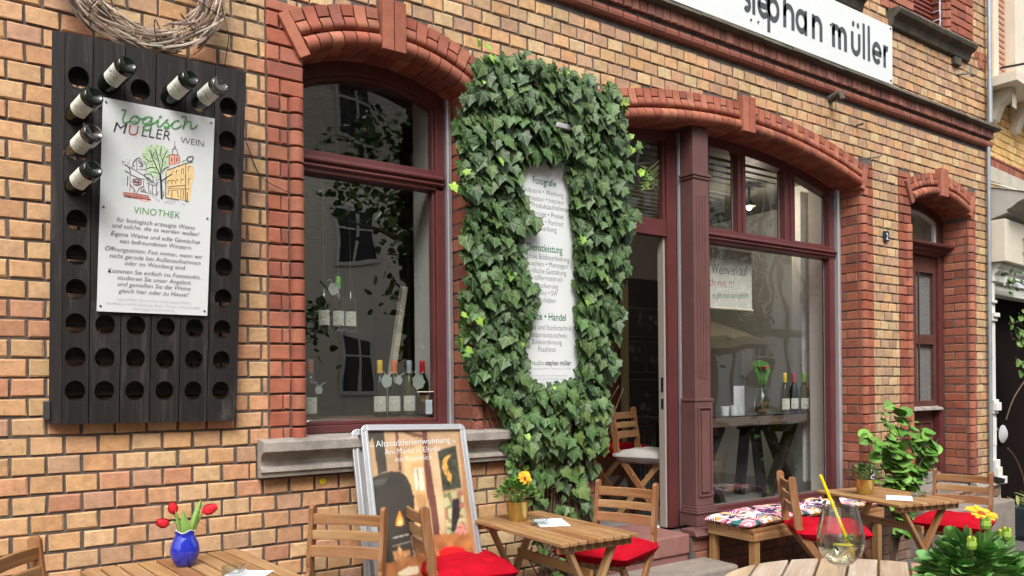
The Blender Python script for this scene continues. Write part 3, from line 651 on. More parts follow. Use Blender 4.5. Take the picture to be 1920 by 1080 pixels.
mb=MB(); mb.bb(5.93,5.975,Y-.035,Y+.05,.40,3.03); mb.bb(5.945,5.952,Y-.043,Y-.034,.40,3.02); mb.build('guide_rail',m_alu,bld)
# ---- pillar between door and shop window
mb=MB()
mb.bb(4.035,4.19,.05,.17,.55,3.17); mb.bb(4.02,4.205,.035,.17,2.83,2.85); mb.bb(4.027,4.197,.042,.17,2.81,2.829)
for x in (4.07,4.098,4.127,4.155): mb.bb(x-.004,x+.004,.043,.06,1.42,2.70)
mb.bb(4.018,4.205,.032,.17,1.262,1.28); mb.bb(4.023,4.20,.038,.17,.535,1.261)
for a,b,c,d in ((4.045,4.055,.60,1.22),(4.17,4.18,.60,1.22)): mb.bb(a,b,.026,.04,c,d)
for c,d in ((.60,.61),(1.21,1.22)): mb.bb(4.056,4.169,.026,.04,c,d)
mb.bb(4.075,4.15,.024,.04,.63,1.19)
mb.bb(4.013,4.21,.026,.17,.515,.534); mb.bb(4.005,4.22,.016,.17,.50,.514); mb.bb(4.0,4.225,.01,.17,.485,.499); mb.bb(4.005,4.22,.018,.17,.40,.484)
mb.bb(4.078,4.185,.171,.30,.40,3.17)
mb.build('painted_pillar',m_post,bld,bevel=.003)
# ---- doorway
mb=MB(); mb.bb(3.945,4.035,Y-.006,Y+.07,.372,3.15); mb.bb(3.08,3.944,Y-.0,Y+.06,2.42,2.535); mb.bb(3.06,3.16,Y-.0,Y+.06,.372,3.05)
mb.bb(3.92,3.944,Y+.01,Y+.06,2.536,3.10)
wf=mb.build('door_frame',m_mar,bld,bevel=.003)
mb=MB(); mb.bb(3.927,3.943,Y+.02,Y+.075,.375,2.419); mb.build('door_edge_strip',mat('worn_white',(.33,.29,.26),.6),wf)
mb=MB(); mb.bb(3.924,3.928,Y+.03,Y+.05,1.33,1.43); mb.bb(3.924,3.928,Y+.03,Y+.05,1.21,1.28); mb.build('strike_plate',m_black,wf,split=.01)
mb=MB(); A2.g=-.06; pane(mb,3.15,3.93,2.53,A2,Y+.045); mb.build('pane',m_glass,wf)
mb=MB(); mb.bb(4.0365,4.072,.19,.205,.38,3.16); mb.bb(4.048,4.054,.182,.19,.38,3.16); mb.build('guide_rail',m_alu,bld)
# ---- side door number two
Y3=.25; m_dw=mat('old_brown_paint',(.095,.035,.025),.6,var=.2,vs=6,bump=.5,bs=40,stain=((.17,.10,.07),6,.55,.8,.5))
mb=MB(); band(mb,arcpts(A3,.02,6.75,7.785),arcpts(A3,-.07,6.75,7.785),Y3-.01,Y3+.07)
mb.bb(7.70,7.784,Y3-.008,Y3+.07,.40,2.99); mb.bb(6.75,6.83,Y3-.008,Y3+.07,.40,2.99)
fr=mb.build('side_door_frame',m_mar,bld,bevel=.003)
mb=MB(); profx(mb,[(Y3+.08,2.60),(Y3-.01,2.60),(Y3-.02,2.625),(Y3-.05,2.64),(Y3-.055,2.66),(Y3-.12,2.675),(Y3-.125,2.70),(Y3-.02,2.715),(Y3+.08,2.715)],6.76,7.83)
mb.build('door_hood',m_mar,bld,bevel=.003)
A3.g=-.06; mb=MB(); pane(mb,6.82,7.71,2.70,A3,Y3+.045); mb.build('pane',m_glass,fr)
mb=MB(); band(mb,arcpts(A3,-.07,6.83,7.70),arcpts(A3,-.11,6.83,7.70),Y3+.01,Y3+.04); mb.bb(7.655,7.70,Y3+.01,Y3+.04,2.716,2.93); mb.build('fanlight_trim',m_int,fr)
mb=MB(); mb.add([(6.84,Y3+.08,2.71),(7.36,Y3+.08,2.71),(7.22,Y3+.08,3.02),(6.84,Y3+.08,3.02)],[(0,1,2,3)]); mb.build('curtain',m_white,fr)
mb=MB(); mb.bb(6.83,7.70,Y3+.06,Y3+.085,.41,1.12); mb.bb(6.83,7.70,Y3+.02,Y3+.085,2.44,2.60)
for a,b in ((6.83,6.95),(7.245,7.335),(7.655,7.70)): mb.bb(a,b,Y3+.02,Y3+.085,1.12,2.44)
for c,d in ((1.745,1.84),(1.12,1.2)): mb.bb(6.95,7.655,Y3+.018,Y3+.085,c,d)
for a,b in ((7.375,7.38),): mb.bb(a,b,Y3+.01,Y3+.03,1.2,2.44)
for (a,b,c,d) in ((7.30,7.325,.56,1.0),(7.63,7.655,.56,1.0),(7.325,7.63,.98,1.0),(7.325,7.63,.56,.58),(6.9,6.93,.56,1.0)): mb.bb(a,b,Y3+.045,Y3+.06,c,d)
dr=mb.build('side_door',m_dw,bld,bevel=.003)
mb=MB(); profx(mb,[(Y3+.06,1.16),(Y3-.03,1.13),(Y3-.035,1.11),(Y3+.06,1.11)],6.83,7.72); mb.bb(6.83,7.70,Y3-.01,Y3+.06,.41,.50); mb.build('weather_board',m_stone,dr)
mb=MB()
for c,d in ((1.19,1.75),(1.84,2.44)): mb.bb(6.95,7.655,Y3+.055,Y3+.06,c,d)
FP=mb; FP.build('frosted_pane',mat('frosted_glass',(.16,.17,.165),.25,bump=1,bs=90,var=.25,vs=60),dr,split=.01)
# ---- downpipe at the corner
mb=MB(); mb.tube([(8.13,-.05,5.8),(8.13,-.05,3.91)],.021,12); mb.tube([(8.125,-.035,3.68),(8.12,-.035,2.3),(8.115,-.035,.42)],.018,12)
mb.build('downpipe',m_zinc,bld,smooth=True,split=.01)
mb=MB(); mb.tube([(8.13,-.05,4.3),(8.13,-.05,3.92)],.024,12); mb.tube([(8.118,-.035,1.62),(8.118,-.035,1.60)],.021,12); mb.tube([(8.121,-.035,2.56),(8.121,-.035,2.54)],.021,12); mb.build('pipe_collar',m_zinc,bld,smooth=True,split=.01)
mb=MB(); mb.tube([(8.115,-.035,.46),(8.115,-.035,.40)],.026,10); mb.bar((8.11,-.05,.43),(8.24,-.09,.40),.035,.045); mb.build('pipe_bracket',m_black,bld)
# hooks, hole, pipe end in the brickwork
for (x,z,k) in ((6.03,3.232,0),(5.93,3.50,1),(7.66,4.29,2),(1.99,3.3,9)):
    mb=MB()
    if k==0: mb.tube([(x-.06,.0,z),(x+.03,-.12,z),(x+.05,-.14,z+.03)],.006,6)
    elif k==1: mb.tube([(x,.0,z),(x,-.06,z)],.009,6)
    elif k==2: mb.tube([(x-.05,0,z),(x+.02,-.08,z),(x+.05,-.09,z-.03)],.009,6); mb.tube([(x+.02,-.08,z-.03),(x+.03,-.08,z+.07)],.008,6)
    else: continue
    tag(mb.build('wall_hook',m_screw),{0:'bent iron hook above the corner of the big brick arch',1:'small dark iron peg in the yellow bricks right of the keystone',2:'forked iron bracket below the upstairs stone sill'}[k],'hook',group='iron hooks in the brickwork')
mb=MB(); mb.tube([(5.56,.0,3.64),(5.56,-.10,3.66),(5.55,-.12,3.60)],[.035,.03,.02],8); tag(mb.build('pipe_stub',m_cap,smooth=True),'short stained pipe end sticking out beneath the string course','pipe')
# ================================================================ INTERIOR (seen through glass and door)
def struct(n,mb,m,**k): return tag(mb.build(n,m,**k),kind='structure')
mb=MB(); mb.bb(-1.2,8.1,.5,6.0,.30,.37); struct('interior_floor',mb,mat('floor_tile',(.22,.22,.21),.35,var=.1,vs=4))
mb=MB(); mb.bb(-1.2,8.1,.3,6.0,3.22,3.26)
struct('interior_ceiling',mb,m_ceil)
mb=MB(); y=.6
while y<5.9: mb.bb(-1.1,6.0,y,y+.012,3.205,3.219); y+=.12
struct('ceiling_boards',mb,m_slat)
mb=MB()
mb.bb(-1.2,1.262,.29,.5,.37,3.22); mb.bb(2.13,3.06,.292,.54,.37,3.22); mb.bb(5.99,6.74,.27,.5,.3,3.22); mb.bb(7.8,8.1,.33,.5,.3,3.22)
mb.bb(1.263,2.209,.30,.5,.37,1.145); mb.bb(3.9,5.99,.30,.5,.0,.37)
mb.bb(-1.25,-1.2,.3,6,.37,3.22); mb.bb(8.1,8.15,.3,6,.37,3.22); mb.bb(-1.2,8.1,6,6.05,.37,3.22)
mb.bb(6.25,6.33,.501,.86,.37,3.22); mb.bb(6.9,7.0,.86,6,.37,3.22)
mb.bb(2.75,2.83,.501,3.0,.37,3.22)
[tag(o,kind='structure') for o in [m.build('interior_wall',m_int) for m in mb.parts(.002)]]
mb=MB(); mb.bb(-1.2,8.1,.27,.5,3.262,3.34); struct('lintel_block',mb,m_int)
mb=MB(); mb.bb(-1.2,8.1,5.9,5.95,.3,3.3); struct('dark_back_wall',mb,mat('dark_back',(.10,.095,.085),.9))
# partition wall behind the door, timber-framed opening, black photo board
mb=MB(); mb.bb(2.84,6.89,2.9,2.95,.37,3.2); struct('partition',mb,mat('dark_plaster',(.20,.19,.17),.9))  # partition plaster is a darker grey than the other interior walls
# ================================================================ SIGNS ON THE WALL
# riddling rack
RO=(.5475,-.055,1.2395); RUX=(.99995,0,-.00996); RUZ=(.0099,-.10713,.99420)
RM=basis(RO,RUX,RUZ,None)
rk=empty('bottle_rack',label='black weathered riddling board of planks with round holes on the wall',cat='bottle rack'); rk.matrix_world=RM
cols=[-.271,-.158,-.043,.072,.188,.305]; rows=[.137,.273,.41,.547,.683,.82,.957,1.093,1.23,1.372]
edges=[-.352,-.312,-.2145,-.1005,.0145,.130,.2465,.362]
def plank(mb,x0,x1,z0,z1,holes,y0,y1,r=.037):
    off=(U(0,9),U(0,9),U(0,9)); n=20
    zs=[z0]+[ (holes[i]+holes[i+1])/2 for i in range(len(holes)-1)]+[z1] if holes else [z0,z1]
    def G(p): return (p[2]+off[0],p[0]+off[1],p[1]+off[2])
    for i in range(len(zs)-1):
        a,b=zs[i],zs[i+1]
        if not holes: continue
        hz=holes[i]; hx=(x0+x1)/2
        ring=[(hx+r*cos(2*pi*k/n),hz+r*1.12*sin(2*pi*k/n)) for k in range(n)]
        def outp(k):
            an=2*pi*k/n; c,s_=cos(an),sin(an); hw=(x1-x0)/2
            t=min(hw/abs(c) if abs(c)>1e-6 else 1e9, ((b-hz) if s_>0 else (hz-a))/abs(s_) if abs(s_)>1e-6 else 1e9); return (hx+c*t,hz+s_*t)
        O=[outp(k) for k in range(n)]
        V=[];fs=[]
        corners={}
        for (rx,rz) in ring: V.append((rx,y0,rz))
        for (ox,oz) in O: V.append((ox,y0,oz))
        for (rx,rz) in ring: V.append((rx,y1,rz-.012))
        for (cx_,cz_) in ((x1,b),(x0,b),(x0,a),(x1,a)):
            V.append((cx_,y0,cz_))
        for k in range(n):
            k2=(k+1)%n; fs.append((k,k2,n+k2,n+k)); fs.append((k,k2,2*n+k2,2*n+k))
            p,q=O[k],O[k2]
            if abs(p[0]-q[0])>1e-6 and abs(p[1]-q[1])>1e-6:
                ci=0 if (p[0]+q[0]>2*hx and p[1]+q[1]>2*hz) else 1 if p[1]+q[1]>2*hz else 2 if p[0]+q[0]<2*hx else 3
                fs.append((n+k,n+k2,3*n+ci))
        mb.add(V,fs,(1,1,1),[G(v) for v in V])
        mb.add([(x0,y0,a),(x0,y0,b),(x0,y1,b),(x0,y1,a),(x1,y0,a),(x1,y0,b),(x1,y1,b),(x1,y1,a)],[(0,1,2,3),(4,5,6,7)],(1,1,1),None)
    mb.add([(x0,y0,z1),(x1,y0,z1),(x1,y1,z1),(x0,y1,z1),(x0,y0,z0),(x1,y0,z0),(x1,y1,z0),(x0,y1,z0)],[(0,1,2,3),(4,5,6,7)],(1,1,1),None)
for i,cx_ in enumerate(cols):
    mb=MB(); x0,x1=edges[i+1]+.0018,edges[i+2]-.0018
    full=i in(0,5)
    if full: plank(mb,x0,x1,.0,1.535,rows,U(0,.003),.045)
    else:
        plank(mb,x0,x1,.0,.50,rows[:3],U(0,.003),.045); hs_=[1.372]
        plank(mb,x0,x1,1.27,1.535,hs_,U(0,.003),.045); mb.bb(x0,x1,.004,.045,.5,1.27)
    mb.build('plank',m_rack,rk,norm=True)
mb=MB(); mb.add([(edges[0],.03,0),(edges[1],.0,0),(edges[1],.0,1.533),(edges[0],.03,1.533),(edges[0],.05,0),(edges[1],.05,0),(edges[1],.05,1.533),(edges[0],.05,1.533)],[(0,1,2,3),(0,3,7,4),(3,2,6,7),(0,1,5,4)],(1,1,1),[(0,0,0),(0,.04,0),(1.5,.04,0),(1.5,0,0)]*2)
mb.bb(edges[-1]-.002,edges[-1]+.012,.0,.045,.0,1.535)
mb.build('side_board',m_rack,rk)
mb=MB()
mb.bb(-.34,.36,.047,.062,-.0,rows[0]-.036)
for i,z in enumerate(rows): mb.bb(-.34,.36,.047,.062,z-.018,(rows[i+1]-.034) if i<9 else 1.53)
mb.build('back_batten',m_rack,rk,split=.005)
mb=MB(); mb.bb(-.372,-.35,.02,.05,.02,.09); mb.bar((-.3,.04,1.3),(-.3,.22,1.31),.02,.02); mb.bar((.3,.04,1.3),(.3,.22,1.31),.02,.02); mb.build('hanging_bracket',m_screw,rk,split=.01)
def Rf(x,y,z): return RM@Vector((x,y,z))
# enamel sign on the rack
sg=empty('vinothek_sign',label='white sign with green and black writing and a town drawing, screwed on the rack',cat='sign'); sg.matrix_world=RM
sk=[(-.191,.463),(.236,.467),(.246,1.310),(-.179,1.312)]
mb=MB(); mb.prism(sk,lambda u,v,d:(u,d,v),-.010,-.003); mb.build('panel',m_white,sg)
mb=MB()
for (x,z) in ((-.178,.485),(.224,.487),(.232,1.29),(-.168,1.295),(-.172,.883),(.226,.885)): mb.lathe([(.0045,0),(.004,.002),(0,.0025)],(x,-.0105,z),8,Matrix.Rotation(radians(90),3,'X'))
mb.build('screw',m_screw,sg,split=.01)
ys=-.0118
mb=MB(); 
letter(mb,'M',-.141,-.091,1.184,.043,ys,.22,-.01); letter(mb,'LLER',-.038,.070,1.186,.043,ys,.18,-.012)
letter(mb,'WEIN',.112,.205,1.185,.027,ys,.05,-.015)
for t,x0,x1,z,h in (('für biologisch erzeugte Weine',-.123,.176,.831,.019),('und solche, die es werden wollen!',-.14,.195,.806,.019),('Eigene Weine und edle Gewächse',-.144,.198,.773,.019),('von befreundeten Winzern.',-.111,.165,.746,.019),('Öffnungszeiten: Fast immer, wenn wir',-.164,.21,.711,.019),('nicht gerade bei Außenaufnahmen',-.148,.202,.684,.019),('oder im Weinberg sind.',-.092,.143,.658,.019),('Kommen Sie einfach ins Fotostudio,',-.153,.203,.623,.019),('studieren Sie unser Angebot,',-.118,.167,.597,.019),('und genießen Sie die Weine',-.117,.165,.571,.019),('gleich hier oder zu Hause!',-.113,.156,.544,.019)):
    letter(mb,t,x0,x1,z,h,ys,.22,-.010)
mb.build('black_lettering',m_ink,sg,split=.008)
mb=MB(); letter(mb,'U',-.086,-.048,1.184,.043,ys,.15,-.01); mb.build('red_letter',m_rink,sg)
mb=MB(); letter(mb,'VINOTHEK',-.061,.115,.872,.029,ys,.12,-.012)
for w_,p in LOG: stroke(mb,smoothpts(p,4),w_*1.25,ys-.0005)
mb.build('green_lettering',m_green,sg,split=.02)
mb=MB()
for t,x0,x1,z,h in (('Logisch Müller Wein im Foto Studio Stephan Müller',-.119,.166,.513,.011),('Am Markt 2 • 65343 Eltville am Rhein • Telefon +49 6123 5558',-.157,.202,.494,.011),('www.logisch-mueller-wein.de',-.057,.102,.477,.011)): letter(mb,t,x0,x1,z,h,ys,0,-.016)
mb.build('small_print',m_gink,sg)
TC={'tintg':(.50,.66,.42),'tinto':(.78,.56,.28),'tintp':(.80,.42,.34),'tintr':(.78,.36,.27)}
mb=MB()
for nme,p in ART: mb.add([(x,-.0108,z) for x,z in p],[tuple(range(len(p)))],TC[nme])
mb.add([(-.112,-.0108,.99),(-.095,-.0108,.98),(-.09,-.0108,1.04),(-.11,-.0108,1.04)],[(0,1,2,3)],(.55,.62,.58))
mb.build('drawing_tint',m_flat,sg)
mb=MB()
for w_,p in BLK: stroke(mb,smoothpts(p,3) if len(p)>2 and p[0][1]>1.0 and w_<.004 else p,w_,ys)
for i in range(110):
    a=U(0,2*pi); r_=sqrt(U(.05,1)); x,z=.018+.05*r_*cos(a),1.10+.062*r_*sin(a); stroke(mb,[(x,z),(x+U(-.004,.004),z+U(-.003,.003))],.0014,ys)
for i in range(24): x,z=-.082+U(-.025,.02),1.072+U(-.016,.012); stroke(mb,[(x,z),(x+U(-.004,.004),z+U(-.003,.003))],.0014,ys)
for d in (-.068,-.060): mb.box((d,ys,1.239),(.0045,.0004,.0045))
mb.build('drawing_ink',m_ink,sg)
mb=MB()
for w_,p in RED: stroke(mb,p,w_,ys)
mb.build('drawing_fountain',mat('dark_red_ink',(.18,.02,.02),.6),sg)
# bottles in the rack
BOTP=[(.0,.0),(.030,.0),(.0365,.004),(.038,.012),(.038,.175),(.034,.198),(.022,.222),(.0155,.245),(.0145,.30),(.0155,.302),(.0155,.312),(0,.312)]
def bottle(name,gm,label,cap=None,group=None,lab=(.03,.115),content=None):
    o=empty(name,label=label,cat='bottle',group=group)
    mb=MB(); mb.lathe([(0,.012),(.020,.006),(.030,.0)]+BOTP[2:-1],(0,0,0),22,caps=False); mb.lathe([(0,.3119),(.0155,.312)],n=22,caps=False); mb.build('glass_body',gm,o,smooth=True)
    mb=MB(); a0=-pi/2-1.05; a1=-pi/2+1.05
    mb.lathe([(.0385,lab[0]),(.0385,lab[1])],n=14,caps=False,a0=a0,a1=a1); mb.build('paper_label',m_label,o,smooth=True)
    mb=MB(); cy=lambda x,y,z:(.0391*sin(x/.0391),-.0391*cos(x/.0391),z); h=lab[1]-lab[0]
    for i in range(9):
        x=U(-.02,.02);z=lab[0]+h*U(.35,.62); stroke(mb,[(x,z),(x+U(-.008,.008),z+U(-.006,.006)),(x+U(-.008,.008),z+U(-.006,.006))],.003,f=cy)
    for z,ww in ((.30,.02),(.22,.016),(.14,.022),(.06,.018)): 
        stroke(mb,[(-ww+i*ww/4,lab[0]+h*z) for i in range(9)],.0016,f=cy)
    mb.build('label_print',mat('label_grey',(.25,.26,.20),.7) if not bpy.data.materials.get('label_grey') else bpy.data.materials['label_grey'],o)
    mb=MB(); letter(mb,'logisch',-.017,.014,lab[0]+h*.84,.007,0,.3,-.01,f=cy); letter(mb,'MÜLLER',-.02,.012,lab[0]+h*.74,.006,0,.1,-.01,f=cy); mb.build('label_lettering',m_green,o)
    if cap:
        mb=MB(); mb.lathe([(.0158,.243),(.0160,.25),(.0158,.262),(.0152,.264),(.0158,.266),(.0160,.314),(.014,.317),(0,.317)],n=18,col=cap,caps=False); mb.build('screw_cap',m_crema,o,smooth=True)
    return o
bd=[(1,9,'dark','upper left dark green bottle beside the left empty hole of the top row'),(0,8,'dark','dark bottle in the left column, the topmost bottle there, below the empty hole'),(0,7,'clear','empty clear bottle in the left column between two dark ones'),(0,6,'dark','dark bottle low in the left column level with the town drawing'),(3,9,'olive','dark green bottle stuck in the rack next to the clear one at top right'),(4,9,'clear','clear bottle stuck in the rack at the top right of the sign')]
for c,r_,k_,lb in bd:
    o=bottle('wine_bottle',{'dark':m_dkglass,'olive':m_dkglass,'clear':m_clear}[k_],lb,group='bottles stuck in the rack')
    h=Rf(cols[c],.0,rows[r_]-.004); d=(RM.to_3x3()@Vector((.052,-.15,.062))).normalized(); 
    z=-d; y=Vector((.25,1,.25)); ly=(y-z*y.dot(z)).normalized(); lx=ly.cross(z)
    # label (local -y) towards camera side and down-left readable
    m=Matrix((lx,ly,z)).transposed().to_4x4(); m.translation=h+d*.158
    if (m.to_3x3()@Vector((0,-1,0))).dot(Vector((0,-1,.0))-Vector((.0,0,0)))<0: pass
    o.matrix_world=m
# grapevine wreath
mb=MB(); wc=Vector((.545,-.12,3.135)); 
for i in range(300):
    a0=U(0,2*pi); L_=U(.3,1.1); rr=U(.235,.345); yy=U(-.045,.045); zz=U(-.008,.008); pts=[]; t=U(-.07,.07)
    for j in range(9):
        a=a0+L_*(j/8-.5); r_=rr+.006*sin(a*7+i)+t*(j/8-.5)*.6; pts.append(wc+Vector((r_*cos(a)*.98,yy+.02*sin(a*5+i*2),r_*sin(a)+zz)))
    c=jit(rnd.choice([(.38,.31,.25),(.26,.19,.14),(.50,.43,.36),(.18,.13,.10),(.42,.33,.25)]),.15); q=U(.003,.0072); mb.tube(pts,[q*(.6+.4*sin(pi*j/8)) for j in range(9)],5,c)
for i in range(90):
    a=U(3.0,6.4); p=wc+Vector((.30*cos(a),U(-.06,.02),.30*sin(a))); mb.tube([p,p+Vector((U(-.08,.08),U(-.03,.01),U(-.03,.06)))],[.003,.0012],4,(.40,.29,.20))
wr=mb.build('vine_wreath',m_twig,smooth=True); tag(wr,'round wreath of dry grapevine twigs above the black rack','wreath')
mb=MB()
for a in (3.55,4.1,4.95,5.5,5.95,.2):
    pts=[]
    for j in range(17):
        t=2*pi*j/16; rr=.272+.068*cos(t); pts.append(wc+Vector((rr*cos(a+.12*sin(t)),.065*sin(t),rr*sin(a+.12*sin(t)))))
    mb.tube(pts,.0025,5)
mb.tube([wc+Vector((.30,-.02,-.02)),wc+Vector((.34,-.02,-.2)),wc+Vector((.345,.1,-.33))],.002,5)
mb.build('binding_wire',m_wire,wr,split=.01)
mb=MB(); pts=[(.92,-.08,2.62),(1.0,-.01,2.50),(1.05,-.012,2.38),(1.12,-.03,2.33),(1.21,-.05,2.30),(1.265,-.05,2.32)]; mb.tube(smoothpts(pts,4),.0022,5); tag(mb.build('loose_wire',m_wire,smooth=True),'thin black wire trailing from the rack to the tall window','wire')
# photographer sign among the ivy
sg=empty('service_sign',label='tall white sign listing photo services, framed by ivy',cat='sign')
mb=MB(); mb.bb(2.42,2.925,-.058,-.048,1.33,2.72); mb.build('panel',m_white,sg)
fr_=lambda s,x0,x1,z,h,mi,mb,off=-.014: letter(mb,s,x0,x1,z,h,-.0592,0,off)
mb=MB()
for t,x0,x1,z,h in (('Fotografie',2.59,2.758,2.545,.042),('Dienstleistung',2.545,2.80,2.158,.045),('Service • Handel',2.515,2.821,1.762,.045),):
    letter(mb,t,x0,x1,z,h,-.0592,0,.004)
letter(mb,'foto studio',2.50,2.655,1.50,.03,-.0592); mb.build('green_lettering',m_dgreen,sg,split=.02)
mb=MB()
for t,x0,x1,z in (('Industrie • Werbung',2.53,2.81,2.49),('Architektur • Interieur',2.515,2.817,2.447),('Produktaufnahmen',2.58,2.853,2.408),('Reportage • Presse',2.54,2.807,2.362),('Hochzeit • Portrait',2.54,2.806,2.318),('Bewerbung',2.60,2.757,2.279),('Digitale Bildbearbeitung',2.51,2.85,2.112),('Retuschen • Montagen',2.515,2.838,2.071),('Grafische Gestaltung',2.54,2.826,2.031),('Großformatdruck',2.56,2.80,1.991),('Kaschierung',2.60,2.765,1.947),('Color • SW',2.61,2.76,1.906),('Fachlabor',2.62,2.75,1.863),('Kamera und Studiotechnik',2.50,2.863,1.705),('Passepartoutzuschnitt',2.53,2.828,1.661),('Bildeinrahmung',2.575,2.788,1.62),('Passfotos',2.617,2.743,1.578)):
    letter(mb,t,x0,x1,z,.032,-.0592,0,-.017)
letter(mb,'stephan müller',2.665,2.857,1.50,.03,-.0592,0,.006)
mb.build('black_lettering',m_ink,sg,split=.03)
mb=MB()
for t,x0,x1,z in (('Meister im Fotografenhandwerk · Telefon 0 61 23 - 55 58',2.50,2.85,1.475),('Öffnungszeiten: Fast immer, wenn wir nicht gerade bei',2.50,2.83,1.435),('Aussenaufnahmen oder im Weinberg sind.',2.52,2.80,1.415),('Termine auch nach Absprache.',2.56,2.78,1.395)): letter(mb,t,x0,x1,z,.012,-.0592,0,-.012)
mb.build('small_print',m_gink,sg)
mb=MB()
for x,z in ((2.91,2.10),(2.915,1.43)): mb.lathe([(.008,0),(.006,.01),(0,.012)],(x,-.0585,z),8,Matrix.Rotation(radians(90),3,'X'))
mb.build('screw',m_screw,sg,split=.01)
mb=MB(); mb.bb(2.71,2.82,-.135,-.05,2.868,2.90); tag(mb.build('sign_lamp',m_gink,bevel=.006),'small pale lamp housing peeping out of the ivy above the sign','lamp')
# big shop sign
sg=empty('shop_sign',label='long white sign with bold dark lowercase letters above the shop window',cat='sign')
mb=MB(); mb.bb(4.66,6.365,-.066,-.058,3.906,4.40); mb.bb(2.5,4.657,-.066,-.058,3.906,4.40); mb.build('panel',m_white,sg,bevel=.002)
mb=MB()
def glyphs(mb,s,x,z,xh,kx,w_=.235,y=-.068):
    X=lambda u,v:(x+u*xh*kx,z+v*xh)
    def arc(cx_,cz_,r,a0,a1,n=20): return [(cx_+r*cos(radians(a0+(a1-a0)*i/n)),cz_+r*sin(radians(a0+(a1-a0)*i/n))) for i in range(n+1)]
    def st(pts):
        n=len(pts); L=[];R_=[]
        for i,(a,b) in enumerate(pts):
            p=pts[max(i-1,0)];q=pts[min(i+1,n-1)]; dx,dz=q[0]-p[0],q[1]-p[1]; l=sqrt(dx*dx+dz*dz); nx,nz=-dz/l*w_/2,dx/l*w_/2
            L.append(X(a+nx,b+nz)); R_.append(X(a-nx,b-nz))
        mb.add([(a,y,b) for a,b in L+R_],[(i,i+1,n+i+1,n+i) for i in range(n-1)])
    r=.5-w_/2; h=w_/2
    adv=0
    if s=='a': st(arc(.5,.5,r,0,360,28)); st([(1-h,0),(1-h,1)]); adv=1.13
    elif s=='p': st(arc(.5,.5,r,0,360,28)); st([(h,-.45),(h,1)]); adv=1.08
    elif s=='o': st(arc(.5,.5,r,0,360,28)); adv=1.05
    elif s=='e': st(arc(.5,.5,r,0,318,24)); st([(.1,.5),(1-.02,.5)] if 0 else [(.12,.49),(.97,.49)]); adv=1.05
    elif s in 'hn': st([(h,0),(h,1.45 if s=='h' else 1)]); q=.31; st([(h,.45)]+arc(h+q,.58,q,180,0,14)+[(h+2*q,0)]); adv=.95
    elif s=='m': st([(h,0),(h,1)]); q=.24; st([(h,.5)]+arc(h+q,.64,q,180,0,12)+[(h+2*q,0)]); st([(h+2*q,.5)]+arc(h+3*q,.64,q,180,0,12)+[(h+4*q,0)]); adv=1.36
    elif s in 'uü':
        q=.31; st([(h,1),(h,.42)]+arc(h+q,.42,q,180,360,14)+[(h+2*q,1)]); adv=.95
        if s=='ü':
            for c in (h+.1,h+2*q-.1): mb.add([(X(c+.115*cos(t),1.34+.125*sin(t))[0],y,X(c+.115*cos(t),1.34+.125*sin(t))[1]) for t in [2*pi*i/14 for i in range(14)]],[tuple(range(14))])
    elif s=='l': st([(h,0),(h,1.55)]); adv=.37
    elif s=='r': st([(h,0),(h,1)]); st([(h,.5)]+arc(h+.26,.62,.26,180,75,10)); adv=.62
    elif s=='t': st([(h+.08,0),(h+.08,1.35)]); st([(-.02,.9),(.42,.9)]); adv=.47
    elif s=='s': st(arc(.33,.71,.19,40,250,12)+arc(.33,.30,.20,80,-140,12)); adv=.66
    elif s==' ': adv=.40
    return x+adv*xh*kx
x=4.43
for c,tx in zip('stephan müller',[None,None,None,4.703,4.888,5.035,5.238,None,5.497,5.755,5.920,5.993,6.055,6.224]):
    if tx: x=tx
    kx={'m':.90,'a':.76,'n':.84,'h':.84,'ü':.84,'r':.84}.get(c,.76)
    x=glyphs(mb,c,x,4.026,.188,kx)
mb.build('lettering',m_dgrey,sg,split=.045)
mb=MB()
for x_,z in ((6.335,4.375),(6.335,3.935),(5.48,4.19),(4.52,3.98),(4.60,3.985)): mb.lathe([(.009,0),(.007,.008),(0,.01)],(x_,-.066,z),8,Matrix.Rotation(radians(90),3,'X'))
mb.build('bolt',m_screw,sg,split=.01)
# house number
o=empty('house_number',label='small black enamel plate with a white number two',cat='number plate')
mb=MB(); mb.bb(6.295,6.375,-.022,-.004,2.583,2.672); mb.build('plate',mat('navy_enamel',(.012,.014,.03),.25),o,bevel=.008)
mb=MB(); letter(mb,'2',6.318,6.352,2.598,.058,-.0232,0,.02); mb.build('digit',m_white,o)
# yellow survey disc
mb=MB(); mb.lathe([(.0,0),(.017,0),(.018,.003),(.014,.005),(.004,.006),(.004,.003),(0,.003)],(1.345,-.002,.924),20,Matrix.Rotation(radians(90),3,'X'),caps=False)
tag(mb.build('survey_disc',m_brass,smooth=True),'round yellow plastic marker on a brick under the stone sill','marker')
